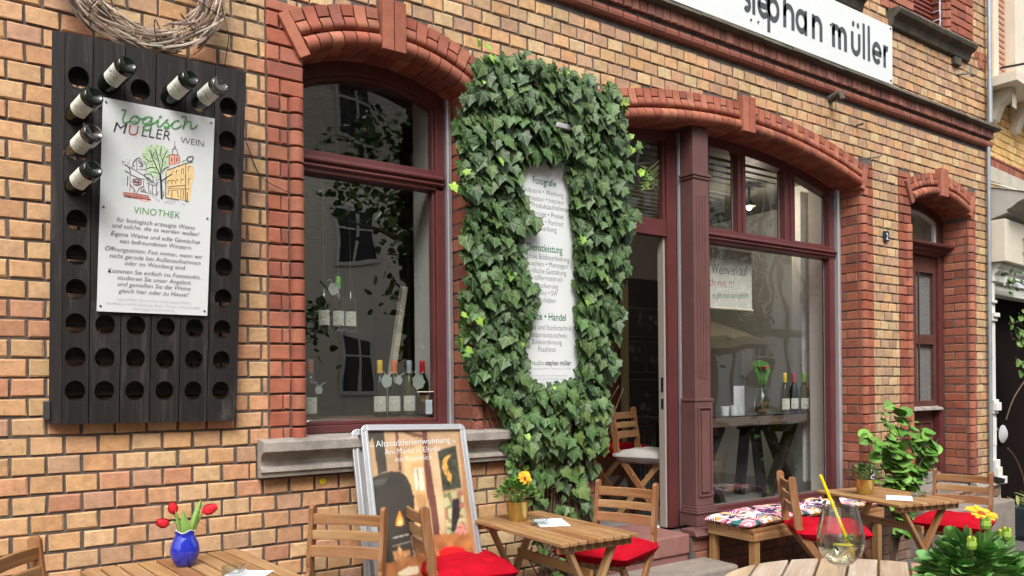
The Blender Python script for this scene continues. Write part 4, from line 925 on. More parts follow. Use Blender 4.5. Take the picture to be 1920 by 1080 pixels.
# ================================================================ A-BOARD
bm_=basis((1.4543,-.496,0),(.9996,0,-.0279),(.0268,.2854,.958),None)
ab=empty('display_board',label='folded aluminium poster board advertising a holiday flat, leaning under the tall window',cat='poster board'); ab.matrix_world=bm_
def snap(mb,x0,x1,z0,z1,y,w_=.032,t=.016):
    for a,b,c,d in ((x0,x0+w_,z0+w_,z1-w_),(x1-w_,x1,z0+w_,z1-w_),(x0+w_,x1-w_,z1-w_,z1),(x0+w_,x1-w_,z0,z0+w_)):
        mb.bb(a,b,y,y+t,c,d)
        if b-a<d-c: mb.bb(a+w_*.62,b if a==x0 else a+w_*.72,y-.004,y,c,d); 
        else: mb.bb(a,b,y-.004,y,c+.002,c+w_*.35)
    for cx_,cz_,a0 in ((x0+w_,z1-w_,90),(x1-w_,z1-w_,0),(x0+w_,z0+w_,180),(x1-w_,z0+w_,270)):
        V=[(cx_,cz_)]+[(cx_+w_*cos(radians(a0+i*15)),cz_+w_*sin(radians(a0+i*15))) for i in range(7)]; mb.prism(V,lambda u,v,d_:(u,d_,v),y-.002,y+t-.001)
mb=MB(); snap(mb,.0,.585,.36,1.253,.0); mb.build('front_frame',m_alu,ab,bevel=.002)
mb=MB(); snap(mb,-.02,.565,.36,1.25,.075); mb.build('rear_frame',m_alu,ab,bevel=.002)
mb=MB()
for x_ in (.01,.545): mb.bb(x_,x_+.03,.02,.045,0,.37); mb.bb(x_-.02,x_+.01,.08,.1,0,.37)
mb.bb(.0,.56,.032,.05,1.21,1.235); mb.build('leg_frame',m_alu,ab,split=.004)
mb=MB(); mb.bb(.02,.56,.013,.018,.38,1.235); mb.bb(.0,.55,.088,.092,.38,1.235); mb.build('backing',mat('board_back',(.45,.45,.46),.6),ab)
PC={'wall':(.42,.27,.15),'pipe':(.055,.05,.04),'stove':(.05,.045,.038),'beam1':(.16,.07,.045),'beam2':(.15,.08,.05),'beam3':(.14,.055,.04),'lightwall':(.60,.37,.17),'doorw':(.56,.32,.14),'pane':(.62,.56,.42),'wallR':(.55,.38,.22),'pic1':(.045,.045,.03),'grape1':(.50,.27,.07),'pic2':(.33,.30,.15),'grape2':(.03,.022,.025),'pink':(.55,.2,.16),'floor':(.36,.14,.05),'fire':(.85,.28,.04),'fire2':(.95,.65,.25),'logs':(.42,.20,.08),'cushion':(.45,.012,.015),'book':(.62,.52,.36),'candle':(.7,.55,.25)}
lay={'wall':0,'floor':1,'lightwall':1,'wallR':1,'doorw':2,'pane':3,'beam1':3,'beam2':3,'beam3':4,'pipe':4,'stove':4,'pic1':3,'pic2':3,'grape1':4,'grape2':4,'pink':4,'fire':5,'fire2':6,'logs':5,'cushion':5,'book':5,'candle':5}
def raster(x0,x1,z0,z1,nx,nz):
    """the printed photograph: soft-edged colours on a fine grid"""
    import numpy as np
    X,Z=np.meshgrid(np.linspace(x0,x1,nx),np.linspace(z0,z1,nz)); im=np.zeros((nz,nx,3)); im[:]=(.36,.17,.07); rg=np.random.RandomState(3)
    def fill(p,c,var=.12):
        m=np.zeros(X.shape,bool); n=len(p); jn=n-1
        for k in range(n):
            xa,za=p[k]; xb,zb2=p[jn]
            if za!=zb2: m^=((za>Z)!=(zb2>Z))&(X<(xb-xa)*(Z-za)/(zb2-za)+xa)
            jn=k
        im[m]=np.array(c)
        return m
    def nz_(s_): 
        g=rg.rand(int(nz/s_)+3,int(nx/s_)+3); a=np.linspace(0,g.shape[0]-1.01,nz); b=np.linspace(0,g.shape[1]-1.01,nx); A,Bx=np.meshgrid(a,b,indexing='ij'); i_=A.astype(int); j_=Bx.astype(int); fa=A-i_; fb=Bx-j_
        return g[i_,j_]*(1-fa)*(1-fb)+g[i_+1,j_]*fa*(1-fb)+g[i_,j_+1]*(1-fa)*fb+g[i_+1,j_+1]*fa*fb
    N1,N2,N3=nz_(16),nz_(5),nz_(2.2)
    P_=sorted(POSTER,key=lambda q:lay[q[0]])
    P_+= [('x',[(.28,1.03),(.286,1.03),(.281,.917),(.275,.917)],(.30,.2,.12)),('x',[(.26,.90),(.31,.897),(.31,.78),(.262,.785)],(.46,.25,.11)),('x',[(.11,.70),(.20,.712),(.20,.706),(.11,.694)],(.45,.4,.36)),('x',[(.10,.66),(.20,.676),(.20,.671),(.10,.656)],(.3,.25,.2)),('x',[(.03,.975),(.12,.99),(.10,.96),(.04,.95)],(.085,.08,.07)),('x',[(.13,.64),(.136,.66),(.15,.635),(.138,.60)],(.6,.33,.15)),('x',[(.15,.62),(.17,.632),(.18,.61),(.16,.60)],(.5,.25,.1)),('x',[(.105,.63),(.122,.63),(.118,.595),(.108,.60)],(.52,.28,.12))]
    for q in P_:
        m=fill(q[1],q[2] if len(q)>2 else PC[q[0]])
        if q[0]=='pic1' : im[m]*=(.6+1.2*N2[m])[:,None]
        if q[0]=='pic2': im[m]=np.where((N2[m]>.55)[:,None],np.array((.45,.40,.22)),np.where((N2[m]>.38)[:,None],np.array((.16,.19,.07)),np.array((.42,.13,.11))))
        if q[0] in('grape1','grape2','pink'): im[m]*=(.4+1.3*N3[m])[:,None]
        if q[0]=='floor': im[m]*=(.65+.8*nz_(9)[m])[:,None]
        if q[0]=='cushion': im[m]*=(.55+.9*((Z[m]-.50)/.13))[:,None]
    im*=(.82+.36*N1)[:,:,None]*(.93+.14*N3)[:,:,None]
    for _ in range(2):
        k=im.copy(); k[1:-1,1:-1]=(im[1:-1,1:-1]*4+im[:-2,1:-1]+im[2:,1:-1]+im[1:-1,:-2]+im[1:-1,2:])/8; im=k
    return X,Z,im
X_,Z_,IM=raster(.018,.567,.38,1.235,150,230)
nzz,nxx=X_.shape; me=bpy.data.meshes.new('poster')
me.from_pydata([(float(X_[a,b]),.0118,float(Z_[a,b])) for a in range(nzz) for b in range(nxx)],[],[(a*nxx+b,a*nxx+b+1,(a+1)*nxx+b+1,(a+1)*nxx+b) for a in range(nzz-1) for b in range(nxx-1)])
ca=me.color_attributes.new('Col','FLOAT_COLOR','POINT'); fl_=[]
for a in range(nzz):
    for b in range(nxx): c_=IM[a,b]; fl_+=[float(c_[0]),float(c_[1]),float(c_[2]),1]
ca.data.foreach_set('color',fl_); me.materials.append(mat('poster_print',(1,1,1),.3,attr=True,coat=.35)); po=bpy.data.objects.new('poster',me); COL.objects.link(po); po.parent=ab
mb=MB(); letter(mb,'Altstadtferienwohnung',.072,.491,1.142,.034,.0105,0,-.008,slope=.035); letter(mb,'www.',.026,.066,1.143,.014,.0105); letter(mb,'.de',.495,.522,1.158,.014,.0105,slope=0); letter(mb,'Am Markt in Eltville',.115,.426,1.102,.030,.0105,0,-.012,slope=.035); letter(mb,'mit Rheinblick',.166,.371,1.064,.028,.0105,0,-.012,slope=.035)
mb.build('lettering',m_white,ab)
# ================================================================ IVY
def leafmesh(mb,o,dn,nn,s,col,kind='ivy',g=None):
    """o base point, dn direction of the tip, nn outward normal"""
    dn=Vector(dn).normalized(); nn=Vector(nn); nn=(nn-dn*nn.dot(dn)).normalized(); sd_=dn.cross(nn)
    if kind=='ivy': H=[(.0,.05),(.19,-.11),(.44,-.03),(.40,.24),(.50,.45),(.27,.64),(0,1.0)]; fold=.18
    elif kind=='round': H=[(0,0),(.26,-.03),(.44,.2),(.47,.5),(.32,.80),(.12,.95),(0,1.04)]; fold=.12
    elif kind=='spoon': H=[(0,0),(.06,.2),(.13,.42),(.25,.68),(.24,.86),(.12,.98),(0,1.02)]; fold=.25
    elif kind=='lance': H=[(0,0),(.06,.2),(.15,.48),(.21,.74),(.14,.92),(0,1.0)]; fold=.22
    else: H=[(0,0),(.05,.3),(.09,.6),(.05,.9),(0,1)]; fold=.4
    cur=U(.05,.35); n=len(H); vs=[]
    L=[Vector(o)+dn*(v*s)-sd_*(u*s)+nn*(fold*u*s-cur*v*v*s*.6) for u,v in H]
    R_=[Vector(o)+dn*(v*s)+sd_*(u*s)+nn*(fold*u*s-cur*v*v*s*.6) for u,v in H]
    m0=Vector(o)+dn*(.5*s)-nn*(cur*.25*s*.6)
    V=L+R_[1:-1]+[m0]; k=len(V)-1
    c2=tuple(min(1,x*U(.82,1.0)) for x in col)
    base=len(mb.V); mb.V+= [tuple(v) for v in V]
    GV=[(-u,v,0) for u,v in H]+[(u,v,0) for u,v in H[1:-1]]+[(0,.5,0)]
    def F3(a,b,c,cc): mb.face([base+a,base+b,base+c],cc,[GV[a],GV[b],GV[c]])
    for i in range(n-1): F3(k,i,i+1,col)
    rr=[0]+[n+i for i in range(n-2)]+[n-1]
    for i in range(n-1): F3(k,rr[i+1],rr[i],c2)
OUT=[(2.17,3.17),(2.08,2.9),(2.08,2.62),(2.08,2.3),(2.07,1.9),(2.06,1.72),(2.13,1.45),(2.22,1.33),(2.33,1.25),(2.34,1.05),(2.44,.92),(2.50,.80),(2.56,.66),(2.66,.56),(2.90,.56),(2.99,.62),(3.06,.80),(3.12,1.05),(3.13,1.25),(3.2,1.55),(3.26,1.9),(3.33,2.25),(3.38,2.55),(3.30,2.75),(3.30,2.95),(3.28,3.18),(3.14,3.28),(2.85,3.27),(2.68,3.26),(2.5,3.28),(2.32,3.25)]
HOLE=[(2.60,2.60),(2.57,2.52),(2.56,2.44),(2.64,2.38),(2.65,2.28),(2.57,2.18),(2.54,2.09),(2.59,2.0),(2.66,1.93),(2.66,1.84),(2.60,1.74),(2.60,1.62),(2.54,1.56),(2.60,1.50),(2.58,1.42),(2.66,1.40),(2.86,1.42),(2.865,1.7),(2.85,2.0),(2.845,2.3),(2.83,2.45),(2.80,2.62)]
def inside(x,z,P):
    c=False;n=len(P);j=n-1
    for i in range(n):
        if (P[i][1]>z)!=(P[j][1]>z) and x<(P[j][0]-P[i][0])*(z-P[i][1])/(P[j][1]-P[i][1])+P[i][0]: c=not c
        j=i
    return c
HOLE=[(x+(-.06 if x<2.68 else .03),z+(.06 if z>2.55 else 0)) for x,z in HOLE]; OUT=[(x+(.03 if x<2.5 else -.04 if x>3.0 else 0),z-(.02 if z>3 else 0)) for x,z in OUT]
iv=empty('ivy',(2.7,-.05,0),label='dense dark green ivy climbing the wall and framing the white service sign',cat='climbing plant'); iv.location=(0,0,0)
mb=MB(); my=MB(); cnt=0; tries=0
IC=[(.032,.070,.020),(.046,.096,.028),(.025,.055,.018),(.060,.115,.032),(.040,.082,.027),(.052,.095,.022)]
while cnt<3100 and tries<60000:
    tries+=1; x=U(2.02,3.42); z=U(.5,3.32)
    if not inside(x,z,OUT) or inside(x,z,HOLE) or (inside(x,z-.05,HOLE) and U(0,1)<.8) or inside(x+.02,z-.03,HOLE): continue
    if z<1.0 and U(0,1)<.62: continue
    layer=cnt/3100; dist=min(sqrt((x-a)**2+(z-b)**2) for a,b in HOLE) ; 
    y=-.03-.135*layer*U(.55,1.0)-(.02 if z<1.3 else 0)
    if dist<.07: y=-.065-.05*layer
    if z<1.0: y*=.75
    s=U(.06,.10) if U(0,1)<.7 else U(.035,.06)
    if z<1.35 and U(0,1)<.4: s*=.8
    dn=(U(-.55,.55),-.25+U(-.25,.15),-1+U(-.1,.45)); nn=(U(-.45,.45),-1,U(.1,1.15))
    young=U(0,1)<.013
    c=jit(rnd.choice(IC),.2)
    if z<1.3: c=tuple(q*1.25 for q in c); c=(c[0]*1.25,c[1],c[2]*.8) if U(0,1)<.3 else c
    if young: leafmesh(my,(x,y-.03,z),dn,nn,s*.6,jit((.20,.34,.05),.2))
    else: leafmesh(mb,(x,y,z),dn,nn,s,c)
    cnt+=1
# shoots reaching beyond the outline
for (x,z,k) in ((3.36,2.72,5),(3.42,2.66,4),(3.25,3.1,5),(2.42,.88,8),(2.36,.95,6),(2.1,1.75,5),(2.25,3.2,6),(2.08,2.45,4),(2.1,1.6,4),(3.3,2.88,5),(2.75,3.2,4),(2.55,.45,7),(2.75,.40,7),(2.45,.62,5),(2.62,.25,8)):
    for i in range(k): leafmesh(my if i%2 and z>1 else mb,(x+U(-.05,.05),-.12+U(-.05,.03),z+U(-.05,.05)),(U(-1,1),-.3,U(-1,.5)),(U(-.4,.4),-1,U(0,.8)),U(.03,.06),jit((.24,.38,.05) if i%2 and z>1 else (.07,.15,.035),.2))
mb.build('leaves',m_leaf,iv,norm=False); my.build('young_leaves',m_leaf2,iv,norm=False)
mb=MB()
for i in range(70):
    x=2.86+U(-.22,.2); z=-.05; pts=[]; y=-.03
    tx=U(2.15,3.3); 
    for j in range(10):
        t=j/9; xx=x+(tx-x)*t**2.2+U(-.03,.03); zz=z+t*U(1.2,1.6); 
        if inside(xx,zz,HOLE): break
        pts.append((xx,-.02-.03*U(0,1),zz))
    if len(pts)>2: mb.tube(pts,[.010*(1-.08*k_)*U(.5,1) for k_ in range(len(pts))],5)
for (x,w_) in ((2.95,.022),(2.90,.016),(3.02,.014)): mb.tube(smoothpts([(x,-.03,-.05),(x+.03,-.05,.4),(x-.04,-.04,.9),(x+.02,-.05,1.4)],4),w_,7)
for i in range(18):
    x=U(2.5,2.95); mb.tube(smoothpts([(2.93,-.04,.15+U(0,.3)),(x+.1,-.07,.3+U(-.1,.2)),(x-.1,-.08,.25+U(-.1,.25))],3),.004,5)
mb.build('stems',m_stem,iv,smooth=True)
# thin dry shoots on the right side
mb=MB()
for i in range(10):
    p=Vector((3.36,-.14,2.6+U(-.1,.16))); mb.tube([p,p+Vector((.06,-.02,U(-.02,.05))),p+Vector((.13,-.03,U(-.1,.1)))],[.0025,.0018,.0008],4)
mb.build('dry_shoots',m_gstem,iv)
# cable up the pier edge
o=empty('cable_conduit',label='thin brown cable clipped to the red bricks left of the ivy',cat='cable')
mb=MB(); mb.tube(smoothpts([(2.24,-.01,2.93),(2.21,-.012,2.75),(2.205,-.012,2.5),(2.19,-.012,2.3),(2.205,-.012,2.1)],4),.0055,7); mb.build('cable',mat('brown_cable',(.30,.19,.14),.6),o,smooth=True)
mb=MB()
for z in (2.86,2.63,2.52,2.35): mb.bb(2.185,2.225,-.022,-.006,z-.006,z+.006)
mb.build('clip',m_alu,o,split=.01)
# ================================================================ FURNITURE
AC=[(1,1,1),(.88,.80,.72),(1.15,1.1,1.05),(.76,.62,.52),(1.05,.95,.8),(1.2,1.2,1.15)]
acol=lambda:jit(rnd.choice(AC),.08)
def chair(label,group='folding wooden chairs around the tables'):
    """local: faces -y, back at +y"""
    o=empty('folding_chair',label=label,cat='chair',group=group)
    for s in (-1,1):
        mb=MB(); P=[(.235,.82),(.225,.72),(.205,.60),(.165,.47),(-.20,.0)]; x=s*.1775; w_=.046;t=.022
        # one smoothly bent post, rounded top
        pts=smoothpts(P,4); n=len(pts); L=[];R_=[]
        for i,(y,z) in enumerate(pts):
            a=pts[max(i-1,0)];b=pts[min(i+1,n-1)]; dy,dz=b[0]-a[0],b[1]-a[1]; l=sqrt(dy*dy+dz*dz); ny,nz=-dz/l*w_/2,dy/l*w_/2; L.append((y+ny,z+nz)); R_.append((y-ny,z-nz))
        cap=[(.235+.023*cos(radians(a)),.82+.020*sin(radians(a))) for a in (20,55,90,125,160)]
        poly=L[::-1]; 
        poly=poly+ (cap if L[0][0]>.235 else cap[::-1]) + R_ if False else L[::-1]+(cap if L[0][0]>R_[0][0] else cap[::-1])+R_
        m_=len(L); V=[]; 
        for xx in (x-t/2,x+t/2): V+= [(xx,y,z) for y,z in poly]
        N_=len(poly); ofs=(U(0,9),U(0,9)); gs=[(v[2]+ofs[0],v[1]+ofs[1],v[0]) for v in V]
        fs=[(i,(i+1)%N_,N_+(i+1)%N_,N_+i) for i in range(N_)]
        # side faces as strips
        for b0 in (0,N_):
            for i in range(m_-1): fs.append((b0+i,b0+i+1,b0+N_-2-i,b0+N_-1-i))
            fs.append(tuple(b0+k_ for k_ in range(m_-1,m_+6)))
        mb.add(V,fs,acol(),gs); mb.build('leg',m_aca,o,bevel=.003)
        mb=MB(); mb.bar((s*.150,-.13,.435),(s*.150,.24,.0),.02,.04,col=acol()); mb.build('leg',m_aca,o,bevel=.003)
    for z0,z1 in ((.751,.801),(.684,.727),(.607,.660)):
        mb=MB(); n=8; yb={.751:.224,.684:.214,.607:.199}[z0]; V=[];gs=[];c=acol(); of=U(0,9)
        for i in range(n+1):
            x=-.168+.336*i/n; bow=.018*(1-(x/.168)**2)
            for (dy,z) in ((-.008,z0),(.010,z0),(.010,z1),(-.008,z1)): V.append((x,yb+bow+dy,z)); gs.append((x+of,z,dy))
        fs=[(i*4+j,i*4+(j+1)%4,(i+1)*4+(j+1)%4,(i+1)*4+j) for i in range(n) for j in range(4)]+[(0,1,2,3),(n*4,n*4+1,n*4+2,n*4+3)]
        mb.add(V,fs,c,gs); mb.build('back_slat',m_aca,o,bevel=.003)
    mb=MB()
    for i in range(7): x=-.1375+i*.0458; mb.box((x,-.01,.447),(.040,.335,.016),None,acol())
    mb.box((0,-.13,.430),(.335,.022,.018),None,acol()); mb.box((0,.12,.430),(.335,.022,.018),None,acol())
    mb.build('seat',m_aca,o,bevel=.002)
    mb=MB(); mb.box((0,.18,.10),(.30,.018,.03),None,acol()); mb.box((0,-.16,.055),(.33,.018,.03),None,acol()); mb.build('stretcher',m_aca,o,bevel=.002,split=.01)
    mb=MB()
    for s in (-1,1): mb.lathe([(.006,0),(.005,.004),(0,.005)],(s*.189,.06,.35),8,Matrix.Rotation(radians(90*s),3,'Y'))
    mb.build('bolt',m_alu,o,split=.01)
    return o
def place(o,mid,f,z=0):
    f=Vector((f[0],f[1],0)).normalized(); o.location=(mid[0]+f.x*.22,mid[1]+f.y*.22,z); o.rotation_euler=(0,0,atan2(f.x,-f.y))
def cushion(name,label,mt,group,ties=True,sx=.43,sy=.41,h=.11,n=13):
    o=empty(name,label=label,cat='cushion',group=group); mb=MB(); V=[]
    tuft=[(-.1,-.09),(.1,-.09),(-.1,.09),(.1,.09)]
    def H(x,y):
        u,v=2*x/sx,2*y/sy; e=max(0,1-abs(u)**4)*max(0,1-abs(v)**4); q=e**.35
        for a,b in tuft: q*=1-.55*math.exp(-((x-a)**2+(y-b)**2)/.0009)-.12*math.exp(-min(abs(x-a),abs(y-b))**2/.0002)*math.exp(-((x-a)**2+(y-b)**2)/.01)
        return q
    ph=U(0,6)
    N_=28
    for t in (1,-1):
        for i in range(N_+1):
            for j in range(N_+1):
                x=(i/N_-.5)*sx; y=(j/N_-.5)*sy; k_=1+.03*sin(j*.9+ph); q=H(x,y)
                V.append((x,y,(.5+.5*t*1.0)*0+t*h*.5*q+.003*sin(37*x+ph)*q+.003*sin(41*y+2*ph)*q))
    m_=N_+1; fs=[]
    for b in (0,m_*m_):
        for i in range(N_):
            for j in range(N_): fs.append((b+i*m_+j,b+(i+1)*m_+j,b+(i+1)*m_+j+1,b+i*m_+j+1))
    mb.add(V,fs); c=mb.build('cover',mt,o,smooth=True,norm=True)
    if ties:
        for s in (-1,1):
            mb=MB(); mb.box((s*.178,.195,.008),(.034,.062,.026)); mb.build('tie_band',mt,o,bevel=.004)
    return o
CG='red seat cushions on the folding chairs'
chs=[('folding wooden chair with its slatted back to the wall, left of the poster board',(1.34,-.315),(-.75,-.66),0,None),
 ('folding chair cut off by the left edge, at the tulip table',(.06,-.42),(.87,-.49),0,None),
 ('folding chair seen edge-on in front of the poster board',(1.675,-.355),(.98,-.19),0,'red cushion on the chair in front of the poster board'),
 ('folding chair with red cushion in front of the open shop door',(2.948,-.42),(-.93,-.36),0,'big puffy red cushion on the chair before the shop door'),
 ('folding chair seen from the side in front of the patterned bench',(4.11,-.64),(.74,-.67),-.02,'red cushion on the chair beside the bench, behind the wine glass'),
 ('folding chair at the far right, in front of the old brown door',(5.746,-.895),(-.97,-.22),-.09,'red cushion under the farthest table, left of the orange daisy plant')]
proto=chair(chs[0][0]); cp=None
for i,(lb,mid,f,z,cl) in enumerate(chs):
    o=proto if i==0 else copy_tree(proto); o['label']=lb; place(o,mid,f,z)
    if cl:
        if cp is None: cp=cushion('seat_cushion',cl,m_red,CG); c=cp
        else: c=copy_tree(cp); c['label']=cl
        fv=Vector((f[0],f[1],0)).normalized(); c.location=o.location+Vector((0,0,.50))+fv*.01; c.rotation_euler=(0,0,o.rotation_euler.z)
def table(label,L_,W_,cx_,cy_,rot,ztop,nsl,z0=0):
    """long side along local y"""
    o=empty('slatted_table',(cx_,cy_,z0),(0,0,rot),label=label,cat='table',group='folding wooden tables')
    t=ztop-z0; mb=MB(); p=W_/nsl
    for i in range(nsl):
        x=-W_/2+p*(i+.5); mb.box((x,U(-.002,.002),t-.009),(p-.008,L_,.018),None,acol())
    mb.build('tabletop',m_aca,o,bevel=.003)
    for s in (-1,1):
        mb=MB(); mb.box((0,s*(L_/2-.045),t-.036),(W_-.03,.022,.036),None,acol()); mb.build('apron_rail',m_aca,o,bevel=.003)
        for q in (-1,1):
            mb=MB(); yy=s*(L_/2-.075)+q*.012; mb.bar((q*(W_/2-.07),yy,t-.02),(-q*(W_/2-.04),yy,0),.022,.042,ref=(0,1,0),col=acol()); mb.build('leg',m_aca,o,bevel=.003)
    mb=MB(); mb.box((.02,0,t-.185),(.018,L_-.19,.045),None,acol()); mb.build('stretcher',m_aca,o,bevel=.002)
    return o
table('slatted wooden table with the blue tulip vase',.82,.60,.615,-.70,radians(6),.70,9)
table('slatted wooden table with a brass pot and orange flower beside the ivy',.80,.445,2.25,-.635,radians(-1.5),.70,9)
table('slatted wooden table at the right with a brass pot of green leaves',.73,.52,4.875,-.835,radians(-16),.64,9,-.05)
# ---- bench with patterned cushions
o=empty('wooden_bench',(4.75,-.26,0),label='low wooden bench under the shop window',cat='bench')
mb=MB()
for i in range(4): mb.box((0,-.15+i*.1,.437),(1.50,.094,.026),None,acol())
mb.build('seat',m_aca,o,bevel=.003)
mb=MB(); mb.box((0,-.19,.40),(1.48,.022,.05),None,acol()); mb.box((-.735,0,.40),(.022,.36,.05),None,acol()); mb.box((.735,0,.40),(.022,.36,.05),None,acol()); mb.build('apron',m_aca,o,bevel=.002,split=.004)
for sx in (-.70,.70):
    for sy in (-.165,.165):
        mb=MB(); mb.box((sx,sy,.16),(.05,.05,.46),None,acol()); mb.build('leg',m_aca,o,bevel=.003)
def patmat():
    m=bpy.data.materials.new('floral_cotton'); m.use_nodes=True; t=m.node_tree;N=t.nodes;L=t.links;b=N['Principled BSDF'];b.inputs['Roughness'].default_value=.85
    tc=N.new('ShaderNodeTexCoord'); obj=tc.outputs['Object']; cur=None
    base=N.new('ShaderNodeRGB'); base.outputs[0].default_value=(.75,.72,.68,1); cur=base.outputs[0]
    def layer(kind,sc_,lo,hi,col,dist,seed):
        nonlocal cur
        mp=N.new('ShaderNodeMapping'); mp.inputs['Location'].default_value=seed; L.new(obj,mp.inputs['Vector'])
        ns=N.new('ShaderNodeTexNoise'); ns.inputs['Scale'].default_value=6; ns.inputs['Detail'].default_value=1; L.new(mp.outputs[0],ns.inputs['Vector'])
        ad=N.new('ShaderNodeVectorMath'); ad.operation='MULTIPLY_ADD'; L.new(ns.outputs['Color'],ad.inputs[0]); ad.inputs[1].default_value=(dist,)*3; L.new(mp.outputs[0],ad.inputs[2])
        if kind=='w':
            n=N.new('ShaderNodeTexWave'); n.wave_type='RINGS'; n.rings_direction='Z'; n.inputs['Scale'].default_value=sc_; n.inputs['Distortion'].default_value=3; n.inputs['Detail'].default_value=0; out=n.outputs['Fac']
        elif kind=='v':
            n=N.new('ShaderNodeTexVoronoi'); n.inputs['Scale'].default_value=sc_; out=n.outputs['Distance']
        else:
            n=N.new('ShaderNodeTexNoise'); n.inputs['Scale'].default_value=sc_; n.inputs['Detail'].default_value=0; out=n.outputs['Fac']
        L.new(ad.outputs[0],n.inputs['Vector'])
        mr=N.new('ShaderNodeMapRange'); mr.inputs[1].default_value=lo; mr.inputs[2].default_value=hi; L.new(out,mr.inputs[0])
        mx=N.new('ShaderNodeMix'); mx.data_type='RGBA'; L.new(mr.outputs[0],mx.inputs[0]); L.new(cur,mx.inputs[6]); mx.inputs[7].default_value=(*col,1); cur=mx.outputs[2]
        return mr.outputs[0]
    layer('n',4.5,.50,.51,(.60,.03,.12),.4,(1,2,3)); layer('n',5,.55,.56,(.62,.30,.05),.4,(4,1,7)); layer('n',5,.56,.57,(.72,.20,.26),.4,(8,3,2)); layer('n',8,.60,.61,(.10,.02,.12),.5,(6,3,9))
    layer('w',9,.80,.84,(.78,.74,.70),.5,(2,2,0)); layer('n',8,.70,.71,(.02,.14,.14),.4,(9,9,1)); layer('v',26,.22,.16,(.02,.02,.03),.0,(0,5,1)) if 0 else None
    layer('n',11,.66,.67,(.015,.012,.02),.4,(3,8,5)); layer('n',9,.66,.67,(.12,.02,.10),.3,(5,0,8))
    L.new(cur,b.inputs['Base Color']); return m
m_pat=patmat()
BL=['patterned cushion with bold red, pink and white flowers at the near end of the bench','patterned cushion on the middle of the bench behind the chair','patterned cushion at the far end of the bench beneath the slatted table']
pc=None
for i,(x,w_) in enumerate(((4.27,.60),(4.80,.50),(5.26,.44))):
    c=cushion('patterned_cushion',BL[i],m_pat,'patterned cushions on the bench',False,w_,.37,.065); c.location=(x,-.25,.484); c.rotation_euler=(0,radians((-2,1,2)[i]),radians((2,-3,2)[i]))
# ---- things on the tables
def flowerpot(loc,h,r,label):
    o=empty('flower_pot',loc,label=label,cat='plant pot')
    mb=MB(); mb.lathe([(0,.002),(r*.80,.0),(r*.82,.004),(r,h-.004),(r*1.02,h),(r*.96,h),(r*.9,h-.02),(0,h-.02)],n=28,caps=False); mb.build('brass_pot',m_gold,o,smooth=True)
    mb=MB(); mb.lathe([(r*.92,h-.018),(0,h-.012)],n=16,caps=False); mb.build('soil',m_soil,o); return o
def rosette(o,n,r,z0,z1,col,s=(.03,.05),kind='lance',name='leaves',dens=1):
    mb=MB(); ms=MB()
    for i in range(n):
        a=U(0,2*pi); e=U(.0,1)**.6; rr=r*e; z=z0+(z1-z0)*sqrt(max(0,1-e*e))*U(.55,1.0)
        p=Vector((rr*cos(a),rr*sin(a),z)); out=Vector((cos(a)*(.3+e),sin(a)*(.3+e),U(.35,1.2)-.35*e)); nn=Vector((cos(a)*.3,sin(a)*.3,1)); leafmesh(mb,p,out+Vector((U(-.4,.4),U(-.4,.4),U(-.2,.3))),nn+Vector((U(-.4,.4),U(-.4,.4),0)),U(*s),jit(col,.3),kind)
        if i%4==0: ms.tube([(U(-.01,.01),U(-.01,.01),z0-.02),(rr*.6*cos(a),rr*.6*sin(a),z0+(z-z0)*.6),p],.0013,4)
    mb.build(name,m_leaf2,o,norm=False); ms.build('stems',m_gstem,o)
def daisy(o,p,nn,r,col=(.90,.30,.01),cc=(.25,.06,.01)):
    nn=Vector(nn).normalized(); a=Vector((1,0,0)); x=(a-nn*a.dot(nn)).normalized(); y=nn.cross(x); mb=MB(); p=Vector(p)
    for k_ in range(15):
        t=2*pi*k_/15+U(-.05,.05); d=x*cos(t)+y*sin(t); leafmesh(mb,p,d+nn*U(.05,.3),nn,r*U(.9,1.05),jit(rnd.choice([col,(.92,.42,.02)]),.08),'lance')
        
    mb.build('petals',m_leaf2,o,norm=False)
    mb=MB(); R=Matrix((x,y,nn)).transposed(); mb.lathe([(r*.26,.0),(r*.24,.004),(r*.12,.006),(0,.005)],p,12,R,cc,caps=False); mb.build('flower_centre',m_crema,o,smooth=True)
    mb=MB(); mb.tube([(0,0,p.z*.55),(p.x*.8,p.y*.8,p.z*.8),p],.002,5); mb.build('flower_stalk',m_gstem,o)
o=flowerpot((2.205,-.43,.70),.098,.057,'shiny brass pot with an orange daisy on the middle table'); rosette(o,230,.095,.10,.20,(.09,.22,.035),(.025,.05)); daisy(o,(.025,-.03,.215),(-.1,-1,.45),.040)
o=flowerpot((4.80,-.73,.64),.10,.06,'brass pot with small green leaves and a picture tag on the farthest table'); rosette(o,200,.085,.10,.19,(.05,.12,.03),(.02,.04))
mb=MB(); mb.box((.005,-.052,.135),(.04,.002,.06),Matrix.Rotation(.15,3,'Y'),(.7,.7,.68)); mb.box((.004,-.0535,.145),(.028,.001,.022),Matrix.Rotation(.15,3,'Y'),(.55,.25,.12)); mb.box((.006,-.0535,.118),(.03,.001,.014),Matrix.Rotation(.15,3,'Y'),(.03,.05,.25)); mb.build('plant_tag',m_crema,o)
